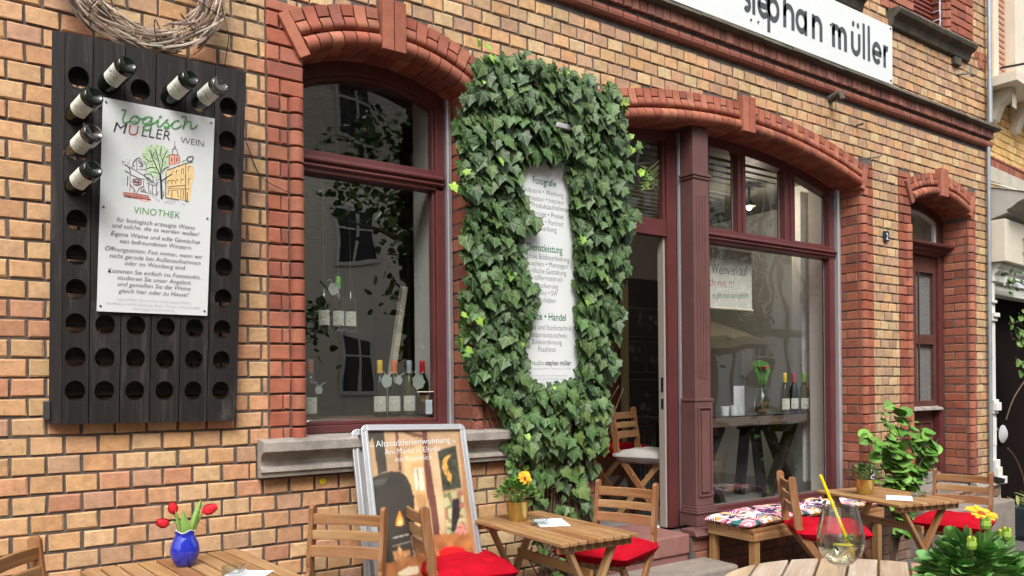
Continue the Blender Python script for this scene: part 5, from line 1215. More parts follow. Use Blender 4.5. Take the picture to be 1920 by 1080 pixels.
def ashtray(loc,label,r=.045,h=.032):
    o=empty('glass_ashtray',loc,label=label,cat='ashtray',group='glass ashtrays on the tables'); mb=MB(); n=32; V=[]
    prof=[(0,0),(.92,0),(1,.1),(1,1),(.84,1),(.80,.25),(0,.2)]
    for (a,b) in prof:
        for k_ in range(n):
            t=2*pi*k_/n; zz=b*h
            if b==1 and k_%8 in(0,): zz-=.007
            V.append((a*r*cos(t),a*r*sin(t),zz))
    mb.add(V,[(i*n+k_,i*n+(k_+1)%n,(i+1)*n+(k_+1)%n,(i+1)*n+k_) for i in range(len(prof)-1) for k_ in range(n)]); mb.build('bowl',m_clear,o,smooth=True); return o
a0=ashtray((.735,-.735,.701),'glass ashtray on the tulip table, cut off by the bottom edge')
for loc,lb in (((2.225,-.595,.701),'glass ashtray on the middle table beside the brass pot'),((4.97,-.995,.641),'glass ashtray on the farthest table right of the white paper')):
    c=copy_tree(a0); c.location=loc; c['label']=lb
def menu(loc,rot,label,w_=.15,l_=.21):
    o=empty('menu_sheet',loc,(0,0,rot),label=label,cat='menu',group='white menu sheets'); mb=MB(); mb.box((0,0,.0008),(w_,l_,.0016)); mb.build('sheet',m_paper,o)
    mb=MB()
    for i in range(9): mb.box((0,l_*(.38-i*.09),.0019),(w_*U(.5,.8),.0022,.0002))
    mb.build('print_lines',m_gink,o); return o
p0=menu((.745,-.80,.7005),radians(50),'white paper sheet under the ashtray on the tulip table',.21,.15)
for loc,r_,lb in (((2.30,-.585,.7005),radians(65),'white paper sheet on the middle table'),((4.80,-.96,.6405),radians(30),'white folded sheet on the farthest table')):
    c=copy_tree(p0); c.location=loc; c.rotation_euler=(0,0,r_); c['label']=lb
# tulip vase
o=empty('tulip_vase',(.617,-.475,.70),label='round cobalt blue vase with three red tulips on the left table',cat='vase')
mb=MB(); mb.lathe([(0,0),(.030,0),(.036,.006),(.050,.035),(.054,.060),(.050,.085),(.038,.112),(.034,.122),(.037,.134),(.034,.134),(.031,.122),(.035,.11),(.046,.085),(.049,.05),(0,.01)],n=32,caps=False); V=mb.V
mb.V=[(x,y,z+(.005*sin(4*atan2(y,x)) if z>.13 else 0)) for x,y,z in V]; mb.build('vase_body',m_blue,o,smooth=True)
mb=MB(); mb.tube([(.0355*cos(2*pi*k_/32),.0355*sin(2*pi*k_/32),.1355+.005*sin(4*2*pi*k_/32)) for k_ in range(33)],.0016,6,cap=False); mb.build('pale_rim',m_label,o,smooth=True)
mt_=mat('tulip_red',(.62,.015,.03),.45,var=.2,vs=50); 
for (px_,py_,pz_,dx,dz,s) in ((-.058,-.02,.170,-.5,.15,.033),(-.036,.01,.200,-.15,.8,.032),(.060,-.01,.202,.75,.25,.037)):
    fl=MB(); d=Vector((dx,-.15,dz)).normalized(); a=Vector((0,1,0)); x=(a-d*a.dot(d)).normalized(); y=d.cross(x); P=Vector((px_,py_,pz_))
    for k_ in range(6):
        t=2*pi*k_/6; out=x*cos(t)+y*sin(t); tang=-x*sin(t)+y*cos(t); rr=.55 if k_%2 else .46
        rowsv=[];
        for (v,rad,wd) in ((0,.10,.12),(.3,.85,.62),(.65,1.0,.72),(1.0,.80,.5),(1.3,.55,.12)):
            for u in (-1,-.5,0,.5,1): rowsv.append(P+d*(v*s*1.25)+out*(rr*rad*s*(1-.12*u*u))+tang*(u*wd*s*.5))
        fl.add(rowsv,[(i*5+j,i*5+j+1,(i+1)*5+j+1,(i+1)*5+j) for i in range(4) for j in range(4)])
    fl.build('tulip_bloom',mt_,o,smooth=True,norm=False)
    fl=MB(); fl.tube(smoothpts([(0,0,.06),(px_*.2,py_*.3,.13),(px_*.7,py_*.8,pz_-.02*(1 if dz>.3 else -.3)),tuple(P)],4),.0028,6); fl.build('tulip_stem',mat('tulip_stem',(.30,.42,.12),.5) if not bpy.data.materials.get('tulip_stem') else bpy.data.materials['tulip_stem'],o,smooth=True)
mb=MB()
def strap(pts,w_): 
    sp=smoothpts(pts,5); n=len(sp)
    V=[]
    for i,p in enumerate(sp):
        t=i/(n-1); ww=w_*(sin(pi*min(1,t*.9+.12))**.8)*.5; p=Vector(p); V+= [p+Vector((-ww,.004,0)),p+Vector((0,-.003,0)),p+Vector((ww,.004,0))]
    mb.add(V,[(i*3+j,i*3+j+1,(i+1)*3+j+1,(i+1)*3+j) for i in range(n-1) for j in range(2)])
strap([(.01,-.01,.08),(.0,-.02,.15),(-.01,-.02,.215)],.034); strap([(-.01,0,.08),(-.02,-.01,.15),(-.035,-.015,.22)],.018); strap([(.01,0,.08),(.03,-.01,.16),(.05,-.01,.22),(.058,-.01,.25)],.026); strap([(.02,0,.10),(.045,.0,.16),(.07,0,.20)],.014)
mb.build('tulip_leaf',mat('tulip_leaf_green',(.20,.36,.08),.5),o,smooth=True,norm=False)
mb=MB(); mb.tube([(.02,0,.13),(.05,0,.165),(.075,0,.15),(.085,0,.135)],.0012,4); mb.build('thin_tendril',m_stem,o)
# ---- round table in the foreground, wine glass, gazania
o=empty('round_table',(2.02,-2.50,0),label='greyed round slatted table in the foreground',cat='table')
RT=.47; mb=MB(); 
Rz=Matrix.Rotation(radians(-60),3,'Z'); p=.088; i=-6
while i<=6:
    x0,x1=i*p-p/2+.004,i*p+p/2-.004
    if min(abs(x0),abs(x1))<RT and max(x0,-RT)<min(x1,RT):
        a,b=max(x0,-RT+.001),min(x1,RT-.001); n=8; up_=[(a+(b-a)*k_/n,sqrt(max(0,RT*RT-(a+(b-a)*k_/n)**2))) for k_ in range(n+1)]; poly=up_+[(x,-y) for x,y in up_[::-1]]
        off=(U(0,9),U(0,9)); c=acol(); N_=len(poly); V=[Rz@Vector((x,y,z)) for z in (.776,.80) for x,y in poly]; gs=[(y+off[0],x+off[1],z) for z in (.776,.80) for x,y in poly]
        mb.add(V,[tuple(range(N_)),tuple(range(N_,2*N_))]+[(k_,(k_+1)%N_,N_+(k_+1)%N_,N_+k_) for k_ in range(N_)],c,gs)
    i+=1
mb.build('tabletop',m_old,o,bevel=.003)
mb=MB()
for k_ in range(2): mb.box((0,0,.76),(.80,.04,.03),Matrix.Rotation(radians(30+90*k_),3,'Z'),acol())
mb.build('apron',m_old,o)
for k_ in range(4):
    t=radians(75+90*k_); mb=MB(); mb.bar((.24*cos(t),.24*sin(t),.75),(.33*cos(t),.33*sin(t),0),.04,.04,col=acol()); mb.build('leg',m_old,o,bevel=.003)
gx,gy=1.827,-2.463
o=empty('wine_glass',(gx,gy,.801),label='large stemmed glass of white wine spritzer on the round table',cat='glass')
mb=MB(); outer=[(.0,.0),(.038,.001),(.036,.004),(.008,.010),(.0045,.03),(.004,.085),(.008,.10),(.030,.112),(.050,.135),(.0585,.162),(.0575,.19),(.050,.225),(.0415,.26)]
inner=[(.0405,.26),(.049,.225),(.0565,.19),(.0575,.162),(.049,.1355),(.029,.113),(0,.106)]
mb.lathe(outer+inner,n=40,caps=False); mb.build('goblet',m_wglass,o,smooth=True)
mb=MB(); mb.lathe([(0,.1065),(.0292,.1135),(.0492,.1358),(.0577,.162),(.0572,.1765),(0,.1765)],n=40,caps=False); mb.build('wine',m_wine,o,smooth=True)
mb=MB(); axd=(r0*1.0); # straw leans to the left in the picture plane
q0=Vector((.030,-.020,.125)); q1=Vector((-.0405,.030,.34)); mb.tube([q0,q1],.0042,10); st_=mb.build('straw',m_straw,o,smooth=True)
mb=MB(); mb.tube([(-.045,-.012,.168),(-.020,-.030,.162),(.0,-.034,.160)],[.010,.012,.004],8); V=mb.V; mb.V=[(x,y,.165+(z-.165)*.35) for x,y,z in V]; mb.build('lemon_slice',m_lemon,o,smooth=True)
mb=MB()
for i in range(22): x=U(-.02,.025); leafmesh(mb,(x,U(-.03,.0),.178),(U(-1,1),U(-.5,.5),U(0,.5)),(0,-.3,1),U(.008,.018),(.12,.24,.06),'lance')
mb.build('mint_sprig',m_leaf2,o,norm=False)
# gazania plant
o=empty('daisy_plant',(1.99,-2.72,.80),label='leafy green daisy plant with an orange flower at the right of the round table',cat='potted plant')
mb=MB(); mb.lathe([(0,0),(.05,0),(.065,.09),(.068,.09),(.06,.085),(0,.08)],n=24,caps=False); mb.build('pot',mat('terracotta_pot',(.35,.14,.07),.7),o,smooth=True)
rosette(o,460,.088,.06,.175,(.12,.27,.065),(.035,.07),'spoon'); daisy(o,(.005,-.01,.258),(-.15,-.45,1),.036,(.92,.36,.01),(.30,.05,.01))
mb=MB()
for (x,y,z) in ((-.085,-.03,.195),(-.015,-.03,.235),(.055,.0,.235),(.045,-.05,.205),(.09,-.02,.19)):
    mb.lathe([(.003,-.012),(.009,-.008),(.012,.0),(.010,.009),(.004,.014),(0,.013)],(x,y,z),10,None,(.22,.34,.05)); 
    for k_ in range(7): t=2*pi*k_/7; leafmesh(mb,(x+.004*cos(t),y+.004*sin(t),z),(.35*cos(t),.35*sin(t),1),(cos(t),sin(t),0),.022,(.55,.58,.06) if k_%2 else (.2,.34,.05),'lance')
mb.build('flower_bud',m_crema,o)
mb=MB()
for (x,y,z) in ((-.085,-.03,.19),(-.015,-.03,.23),(.055,.0,.23),(.045,-.05,.20)): mb.tube([(x*.3,y*.3,.1),(x,y,z)],.0018,5)
mb.build('bud_stalk',m_gstem,o)
# ---- leafy shrub beside the old door
o=empty('leafy_shrub',(5.95,-.25,-.10),label='bright green shrub with rounded leaves between the shop window and the brown door',cat='shrub')
mb=MB(); ml=MB(); 
tips=[(-.36,-.05,1.14),(-.27,-.1,1.30),(-.10,-.05,1.36),(.05,-.05,1.30),(.15,-.1,1.24),(.30,-.1,1.15),(.45,-.12,1.06),(.56,-.1,1.02),(.27,-.15,.95),(.08,-.12,1.12),(-.15,-.1,1.05),(.2,-.1,.82),(.34,-.1,.84),(.0,-.1,.95),(-.2,-.1,1.18),(.36,-.1,.95),(.1,-.1,.55)]
for tp in tips:
    b=Vector((U(-.03,.03),0,0)); e=Vector(tp); md=b*.3+e*.7+Vector((-e.x*.35,0,-.05)); pts=smoothpts([tuple(b),tuple(md*.6),tuple(md),tuple(e)],5); mb.tube(pts,[.008-.0064*i/(len(pts)-1) for i in range(len(pts))],5)
    for k_ in range(17):
        t=U(.55,1.0); p=Vector(pts[min(len(pts)-1,int(t*(len(pts)-1)))]); sd2=1 if k_%2 else -1
        leafmesh(ml,p+Vector((U(-.03,.03),U(-.03,.03),U(-.02,.02))),(sd2*U(.5,1)+(.5 if e.x>0 else -.2),U(-.7,.2),U(-.5,.35)),(U(-.4,.4),U(-.9,-.2),U(.5,1)),U(.075,.115),jit(rnd.choice([(.10,.24,.035),(.14,.30,.05),(.18,.36,.06),(.08,.20,.03)]),.15),'round')
mb.build('stems',m_stem,o,smooth=True); ml.build('leaves',m_leaf2,o,norm=False)
# ================================================================ INSIDE THE SHOP
c=copy_tree(proto); c['label']='folding chair inside the doorway with a grey cushion'; c['group']='folding chairs inside the shop'; place(c,(4.02,.75),(.35,-.93),.37)
c2=cushion('seat_cushion','light grey seat cushion on the chair inside the doorway',m_grey,'cushions inside the shop'); c2.location=c.location+Vector((0,0,.482)); c2.rotation_euler=c.rotation_euler
c=copy_tree(proto); c['label']='folding chair deeper inside the doorway with a red cushion'; c['group']='folding chairs inside the shop'; place(c,(4.17,1.30),(.3,-.95),.37)
c3=copy_tree(cp); c3['label']='red cushion on the chair deeper inside the doorway'; c3['group']='cushions inside the shop'; c3.location=c.location+Vector((0,0,.482)); c3.rotation_euler=c.rotation_euler
o=empty('cafe_table',(4.62,.98,.37),label='small black table inside the doorway',cat='table'); mb=MB(); mb.box((0,0,.73),(.62,.62,.03)); mb.build('tabletop',m_black,o,bevel=.004)
mb=MB(); mb.tube([(0,0,.02),(0,0,.72)],.03,10); mb.box((0,0,.015),(.4,.06,.03)); mb.box((0,0,.016),(.06,.4,.03)); mb.build('pedestal',m_black,o)
o=empty('inner_door',(0,0,0),label='brown wooden door leaf standing open behind the shop entrance',cat='door')
mb=MB(); mb.bb(3.15,3.19,.30,1.1,.40,2.4); mb.bb(3.192,3.2,.38,.62,.6,1.2); mb.bb(3.192,3.2,.72,1.0,.6,1.2); mb.bb(3.192,3.2,.38,1.0,1.35,2.25)
mb2=MB(); mb2.bb(5.2,5.82,2.80,2.86,.37,2.45); mb2.build('rear_leaf',m_brown,o); mb.build('door_leaf',m_brown,o,bevel=.004)
o=empty('door_casing',(0,0,0),label='pale worn timber post of the rear doorway inside the shop',cat='post'); mb=MB(); mb.bb(5.83,5.95,2.78,2.90,.37,2.5); mb.bb(5.1,5.95,2.78,2.9,2.501,2.62); mb.build('timber',mat('pale_old_timber',(.36,.29,.19),.7,wood=(.6,.5,.4)),o)
o=empty('photo_wall',(0,0,0),label='black wall panel with dim framed photographs at the back of the shop',cat='picture panel')
mb=MB(); mb.bb(5.96,6.88,2.86,2.88,.6,2.6); mb.build('panel',mat('charcoal_panel',(.014,.014,.016),.5),o)
for (x,z,w_,h_) in ((6.13,2.1,.28,.34),(6.43,2.1,.28,.34),(6.73,2.1,.26,.34),(6.13,1.7,.28,.36),(6.43,1.7,.28,.36),(6.73,1.7,.26,.36),(6.3,1.17,.58,.55)):
    mb=MB(); mb.bb(x-w_/2,x+w_/2,2.85,2.858,z-h_/2,z+h_/2,(.10,.10,.10)); mb.bb(x-w_/2+.01,x+w_/2-.01,2.846,2.849,z-h_/2+.01,z+h_/2-.01,(.018,.018,.02))
    for i in range(4): mb.lathe([(U(.02,.05),0),(0,.002)],(x+U(-.08,.08),2.845,z+U(-.1,.1)),8,Matrix.Rotation(radians(90),3,'X'),(U(.03,.09),)*3)
    mb.build('framed_photo',m_flat,o)
# trestle table in the shop window
o=empty('trestle_table',(5.4,.82,.37),label='long dark trestle table standing in the shop window',cat='table')
mb=MB(); mb.box((0,0,.745),(1.52,.60,.012)); mb.build('glass_top',mat('black_glass_top',(.01,.01,.012),.08,coat=.5),o)
mb=MB(); mb.box((0,-.285,.70),(1.52,.03,.075)); mb.box((0,.285,.70),(1.52,.03,.075)); mb.build('wooden_edge',mat('driftwood_edge',(.13,.09,.06),.7,wood=(.6,.55,.5)),o,bevel=.003,split=.01)
for sx in (-.52,.45):
    for q in (-1,1):
        mb=MB(); mb.bar((sx-q*.15,q*.03-.1,.66),(sx+q*.22,q*.03-.1,0),.05,.09,ref=(0,1,0)); mb.build('leg',m_dkwood,o,bevel=.004)
        mb=MB(); mb.bar((sx+.06*q,.22,.66),(sx+.16*q,.22,0),.05,.09,ref=(0,1,0)); mb.build('leg',m_dkwood,o,bevel=.004)
    mb=MB(); mb.box((sx,.06,.625),(.16,.5,.08)); mb.build('trestle_head',m_dkwood,o,bevel=.004)
zt=1.122
for (x,y,lb) in ((4.985,.60,'white paper cup nearest the pillar on the trestle table'),(5.17,.66,'second white cup just behind the first on the trestle table')):
    mb=MB(); mb.lathe([(0,0),(.032,0),(.040,.075),(.038,.075),(.031,.006),(0,.006)],(x,y,zt),20,caps=False); tag(mb.build('white_cup',m_white,smooth=True),lb,'cup',group='white cups in the window')
mb=MB(); mb.bb(5.34,5.48,.80,.804,zt,zt+.24); tag(mb.build('white_card',m_paper),'blank white card standing behind the glass flower vase','card')
o=empty('bud_vase',(5.42,.57,zt),label='pear shaped glass vase holding one tall red amaryllis on the trestle table',cat='vase')
mb=MB(); mb.lathe([(0,0),(.035,.003),(.062,.05),(.066,.09),(.05,.15),(.022,.20),(.018,.25),(.03,.30),(.028,.30),(.016,.25),(.02,.20),(.048,.15),(.063,.09),(.058,.05),(0,.006)],n=28,caps=False); mb.build('glass_body',m_clear,o,smooth=True)
mb=MB(); mb.lathe([(0,.008),(.055,.02),(.058,.07),(.03,.11),(0,.115)],n=12,caps=False); mb.build('bulb',mat('dry_bulb',(.14,.08,.04),.8,bump=1),o,smooth=True)
mb=MB()
for a in (-.08,.0,.05,.10,-.03): 
    for q in (0,1): leafmesh(mb,(0,0,.2),(a*3,0,1),(0,-1,.2),.26,(.10,.24,.06),'lance')
mb.tube([(0,0,.1),(.0,0,.42)],.006,6,(.13,.28,.07)); mb.build('leaves',m_leaf2,o,norm=False)
mb=MB()
for i in range(9): t=2*pi*i/9; leafmesh(mb,(0,0,.37),(.5*cos(t),.4*sin(t)-.2,.35),(0,-.5,1),.07,(.45,.02,.03),'lance')
mb.build('red_bloom',m_leaf2,o,norm=False)
for (x,y,gm,cap,lb) in ((5.72,.56,m_clear,(.70,.52,.05),'clear wine bottle with yellow cap on the trestle table'),(5.93,.62,m_dkglass,(.42,.02,.05),'dark wine bottle with red cap, middle one on the trestle table'),(5.99,.56,m_olive,(.20,.50,.06),'green wine bottle with green cap on the right of the trestle table')):
    b=bottle('wine_bottle',gm,lb,cap,'wine bottles on the trestle table'); b.location=(x,y,zt); b.rotation_euler=(0,0,radians(-35)); b.scale=(1,1,1.1)
# banner in the window
o=empty('sale_banner',(0,0,0),label='white roll-down banner about wine sale hanging inside the shop window',cat='banner')
mb=MB(); mb.bb(4.30,5.02,.345,.349,1.97,2.42); mb.build('cloth',mat('banner_cloth',(.62,.61,.56),.8),o)
mb=MB(); mb.tube([(4.30,.347,1.962),(5.03,.347,1.962)],.010,8); mb.build('bottom_rod',m_cream,o)
mb=MB(); letter(mb,'Weinverkauf',4.55,4.965,2.22,.085,.3435,0,-.012,slope=.03); mb.build('black_lettering',m_ink,o)
mb=MB(); letter(mb,'hier auch mit !!!',4.30,4.80,2.13,.06,.3435,0,-.012); mb.build('red_lettering',m_rink,o)
mb=MB(); letter(mb,'es gibt mich auch gekühlt',4.56,4.98,2.035,.05,.3435,0,-.015,slope=.06); mb.build('green_lettering',m_dgreen,o)
# wall telephone, switch, curtain, lamp
o=empty('wall_telephone',(0,0,0),label='white telephone handset on the pale wall seen through the shop window',cat='telephone')
mb=MB(); mb.bb(6.86,6.90,1.9,1.98,1.45,1.75); mb.bb(6.835,6.86,1.91,1.97,1.47,1.73); mb.build('handset',m_white,o,bevel=.012)
mb=MB(); mb.tube(smoothpts([(6.88,1.94,1.45),(6.87,1.9,1.3),(6.87,1.98,1.2),(6.88,2.0,1.0)],4),.006,6); mb.build('cord',m_white,o,smooth=True)
mb=MB(); mb.bb(6.885,6.90,2.1,2.2,1.88,1.98); tag(mb.build('wall_socket',m_white,bevel=.004),'small square white switch on the wall above the telephone','switch')
mb=MB(); 
for i in range(26): x=6.02+i*.009
P=[(6.02+i*.0075,.60+.012*sin(i*1.3)) for i in range(30)]
V=[(x,y,.5) for x,y in P]+[(x,y,3.1) for x,y in P]; n=len(P); mb.add(V,[(i,i+1,n+i+1,n+i) for i in range(n-1)]); tag(mb.build('sheer_curtain',mat('sheer_cloth',(.60,.60,.60),.9),smooth=True),'pale grey curtain hanging inside the right edge of the shop window','curtain')
o=empty('ceiling_spot',(0,0,0),label='small glowing ceiling lamp inside the shop window',cat='lamp')
mb=MB(); mb.tube([(5.82,1.0,3.2),(5.82,1.0,3.06)],.012,6); mb.lathe([(.06,0),(.02,.05),(0,.05)],(5.82,1.0,3.02),14,caps=False); mb.build('shade',m_dkwood,o)
mb=MB(); mb.lathe([(0,-.022),(.02,-.01),(.024,.004),(.012,.02),(0,.024)],(5.82,1.0,3.005),12); mb.build('bulb',mat('lit_bulb',(1,.72,.38),emit=9),o,smooth=True)
lm=bpy.data.lights.new('lamp_light','POINT'); lm.energy=7; lm.color=(1,.86,.68); lm.shadow_soft_size=.05; lo=bpy.data.objects.new('lamp_light',lm); COL.objects.link(lo); lo.location=(5.82,1.0,2.95); lo.parent=o
# tall window display
zb=1.148
mb=MB(); mb.bb(1.27,2.20,.27,.62,1.145,1.215); tag(mb.build('display_shelf',mat('shelf_board',(.20,.11,.06),.6,wood=(.6,.5,.4))),'wooden display shelf at the foot of the tall window','shelf')
zb=1.216
for (x,gm,cap,lb,sx) in ((1.41,m_clear,(.45,.13,.12),'clear wine bottle with dull red cap at the left edge of the tall window',.34),(1.808,m_dkglass,(.75,.48,.03),'dark wine bottle with yellow cap in the tall window',.34),(1.896,m_dkglass,(.72,.16,.03),'dark wine bottle with orange cap in the tall window',.34),(1.99,m_olive,(.36,.42,.46),'olive wine bottle with grey cap in the tall window',.34),(2.075,m_dkglass,(.50,.01,.02),'dark wine bottle with bright red cap beside the acrylic box',.34)):
    b=bottle('wine_bottle',gm,lb,cap,'wine bottles standing in the tall window'); b.location=(x,sx,zb); b.rotation_euler=(0,0,radians(-26))
for (x,cap,lb) in ((1.548,None,'left hanging bottle with a fish tag'),(1.632,(.15,.55,.06),'hanging clear bottle with bright green cap'),(1.705,None,'right hanging bottle without cap')):
    b=bottle('wine_bottle',m_clear,lb+' in the middle of the tall window',cap,'clear bottles hanging in the tall window'); b.location=(x,.5,1.70); b.rotation_euler=(0,0,radians(-22)); b.scale=(.9,.9,.97)
mb=MB()
for x in (1.548,1.632,1.705): mb.tube([(x,.5,1.99),(x,.5,3.2)],.0009,4)
tag(mb.build('hanging_line',m_alu),'fine threads holding the three clear bottles','thread')
# sea-glass tags tied with string
for (x,y,z,s,lb) in ((1.585,.45,1.93,.030,'frosted glass tag tied to the left hanging bottle'),(1.832,.30,1.415,.032,'round frosted glass tag on the yellow-capped bottle'),(1.905,.30,1.42,.022,'small frosted glass tag on the orange-capped bottle'),(2.03,.30,1.41,.038,'large frosted glass tag between the grey and red capped bottles'),(1.44,.30,1.37,.020,'narrow frosted glass tag on the bottle at the left edge')):
    mb=MB(); n=14; V=[(x+s*cos(2*pi*i/n)*(1+.18*sin(3.1*i+x*50)),y,z+s*1.15*sin(2*pi*i/n)*(1+.12*sin(2.3*i+x*30))) for i in range(n)]; V2=[(a,b+.006,c) for a,b,c in V]; mb.add(V+V2,[tuple(range(n)),tuple(range(n,2*n))]+[(i,(i+1)%n,n+(i+1)%n,n+i) for i in range(n)])
    o=mb.build('glass_tag',mat('sea_glass',(.42,.47,.45),.4) if not bpy.data.materials.get('sea_glass') else bpy.data.materials['sea_glass']); tag(o,lb,'tag',group='frosted glass tags')
    mb=MB(); mb.tube(smoothpts([(x,y,z+s*.7),(x-.02,y-.004,z+s+.02),(x-.03,y+.02,z+s+.015)],4),.0018,4); mb.tube(smoothpts([(x,y,z+s*.7),(x+.02,y-.004,z+s+.012),(x+.035,y,z+s+.02)],4),.0015,4); mb.build('string',m_label,o)
o=empty('leaflet_box',(2.055,.275,zb),(0,0,radians(-20)),label='clear acrylic box of leaflets at the right of the tall window',cat='box')
mb=MB(); mb.box((0,0,.005),(.09,.07,.004)); mb.box((0,.035,.07),(.09,.003,.13)); mb.box((-.045,0,.07),(.003,.07,.13)); mb.box((.045,0,.07),(.003,.07,.13)); mb.box((0,-.035,.055),(.09,.003,.10)); mb.build('acrylic_case',m_clear,o)
mb=MB(); mb.box((0,0,.137),(.094,.075,.004)); mb.build('cork_lid',m_cream,o)
mb=MB(); mb.box((-.012,-.01,.07),(.06,.004,.12),None,(.10,.02,.015)); mb.box((.0,-.0125,.10),(.04,.001,.04),None,(.30,.18,.11)); mb.box((.02,-.02,.05),(.038,.003,.08),None,(.62,.64,.72)); mb.build('leaflets',m_flat,o)
# spotlight on the ceiling track
o=empty('track_spotlight',(0,0,0),label='cylindrical metal spotlight on a black ceiling track behind the top pane',cat='spotlight')
ky=.8; S=Vector((2.085,ky,3.05))
mb=MB(); mb.bb(1.0,2.6,ky-.02,ky+.02,3.185,3.2); mb.bb(2.03,2.16,ky-.025,ky+.025,3.15,3.184); mb.build('track',m_black,o)
mb=MB(); mb.box((2.095,ky,3.11),(.03,.012,.12)); mb.bar((1.91,ky,3.058),(2.19,ky,3.12),.02,.012); mb.bar((2.05,ky,3.075),(2.18,ky,3.105),.05,.035); mb.build('arm',mat('pale_metal',(.42,.42,.38),.45,.4),o,bevel=.002)
d=Vector((.97,0,.21)).normalized(); yv=Vector((0,1,0)); zv=d; xv=yv.cross(zv).normalized(); R=Matrix((xv,yv,zv)).transposed()
mb=MB(); mb.lathe([(.0,0),(.034,0),(.034,.10),(.0,.10)],(2.085,ky,3.03),20,R); mb.lathe([(.04,0),(.045,.03),(.035,.05),(0,.055)],(2.01,ky,3.01),20,R); mb.lathe([(.05,0),(.05,.006),(0,.006)],(1.955,ky,3.0),20,R); mb.build('lamp_body',mat('lamp_steel',(.5,.5,.46),.3,.8),o,smooth=True)
# framed boards leaning inside and a wall hanging with a cafe emblem
mb=MB(); mb.bar((2.02,.72,1.22),(2.12,.66,2.0),.035,.05,ref=(0,1,0)); tag(mb.build('leaning_lath',m_cream,bevel=.003),'pale picture frame edge leaning in the tall window','frame')
mb=MB(); mb.bb(2.20,2.22,.78,1.6,1.2,2.6); mb.bb(2.0,2.22,1.3,1.34,.37,2.7); tag(mb.build('dark_shelf',m_dkwood),'dark upright shelf inside the tall window','shelf')
o=empty('shop_counter',(0,0,0),label='long wooden counter deep inside the room of the tall window',cat='counter')
mb=MB(); mb.bb(.6,2.7,1.9,2.4,1.15,1.2); mb.bb(.65,2.65,1.95,2.35,.37,1.15); mb.build('counter_body',m_brown,o)
# a chair and a radiator behind the trestle table
o=empty('radiator',(0,0,0),label='grey ribbed radiator low behind the shop window at the left',cat='radiator'); mb=MB()
for i in range(10): mb.tube([(4.62,.9+i*.05,.45),(4.62,.9+i*.05,1.0)],.018,8)
mb.build('ribs',mat('radiator_grey',(.25,.27,.30),.5),o,smooth=True)
# ================================================================ NEIGHBOUR HOUSE (turned slightly away)
na=radians(4.8)
nb_=empty('neighbour_house',(8.26,.06,0),(0,0,na),label='neighbouring ochre brick house with cream stone doorway at the right edge',cat='building')
mb=MB(); k=int((-.4-PH)/CH)
while rowz(k)<6.2:
    z0,z1=rowz(k)+.004,rowz(k+1)-.004; x=-.05+(.062 if k%2 else 0)
    if not (3.545<(z0+z1)/2<3.66 or 3.40<(z0+z1)/2<3.545) and z0>2.9:
        while x<3.0:
            if not(z0>4.25 and .3<x<1.9): brick(mb,x+.004,x+.12,z0,z1,jit(rnd.choice([(.66,.42,.16),(.62,.38,.14),(.70,.47,.20)]),.08),0,.02)
            x+=.124
    k+=1
mb.build('ochre_brickwork',m_yb,nb_,split=.04)
mb=MB(); x=-.05
while x<3: brick(mb,x+.003,x+.063,3.55,3.635,rcol(),-.012,.03); brick(mb,x+.003,x+.063,3.638,3.66,rcol(),-.02,.03); x+=.066
mb.build('red_brick_band',m_rb,nb_)
mb=MB(); mb.bb(-.05,3,-.03,.05,3.40,3.545); mb.build('concrete_band',mat('cast_stone',(.42,.39,.32),.85,var=.15,bump=.4),nb_)
mb=MB(); mb.bb(-.06,3,.012,.3,2.4,6.2); mb.build('mortar_bed',m_mortar,nb_)
mb=MB(); profx(mb,[(.02,3.33),(-.36,3.20),(-.40,3.18),(-.40,3.155),(-.30,3.12),(-.25,3.08),(-.20,3.06),(-.20,3.03),(-.05,2.99),(.02,2.98)],-.03,3); profx(mb,[(.02,3.34),(-.37,3.212),(-.41,3.19),(-.37,3.20),(.02,3.335)],-.04,3)
mb.build('door_cornice',mat('cornice_stone',(.40,.38,.34),.8,var=.12,bump=.3),nb_,bevel=.004)  # cornice in one mottled grey stone colour
mb=MB(); mb.bb(-.045,3,-.19,.02,2.56,2.975); mb.build('fascia_box',m_cream,nb_,bevel=.004)
mb=MB(); mb.bb(.45,3,-.235,-.205,2.62,2.86); mb.build('orange_panel',mat('rust_orange',(.50,.17,.06),.55),nb_,bevel=.003)
mb=MB()
for x_,z_ in ((.47,2.82),(.47,2.68)): mb.tube([(x_-.06,-.2,z_),(x_,-.2,z_)],.004,5)
mb.build('panel_pin',m_screw,nb_,split=.01)
mb=MB(); profx(mb,[(.02,2.555),(-.13,2.555),(-.13,2.53),(-.10,2.50),(-.115,2.48),(-.07,2.44),(-.07,2.38),(.02,2.36)],.0,3); mb.bb(.05,3,-.03,.1,2.26,2.36); mb.build('door_lintel',m_wwhite,nb_,bevel=.004)
mb=MB(); mb.bb(.07,.62,-.16,-.132,2.33,2.42); mb.build('white_plate',m_white,nb_,bevel=.003)
mb=MB(); mb.bb(-.05,.06,-.06,.2,.441,2.36); mb.bb(-.05,.066,-.08,-.061,2.16,2.19); mb.bb(-.05,.072,-.10,-.061,2.02,2.06); mb.bb(-.05,.066,-.08,-.061,1.98,2.019)
mb.bb(-.05,.075,-.105,-.061,1.09,1.17); mb.bb(-.05,.068,-.085,-.061,1.171,1.20); mb.bb(-.05,.068,-.08,-.061,1.06,1.089)
for x_ in (-.03,.0,.03): mb.bb(x_,x_+.018,-.068,-.0605,.74,1.02)
mb.bb(-.05,.07,-.09,-.061,.53,.60); mb.bb(-.05,.07,-.11,-.061,.441,.529); mb.bb(-.05,.075,-.15,.2,.37,.44); mb.bb(-.05,.066,-.09,.2,-.4,.369)
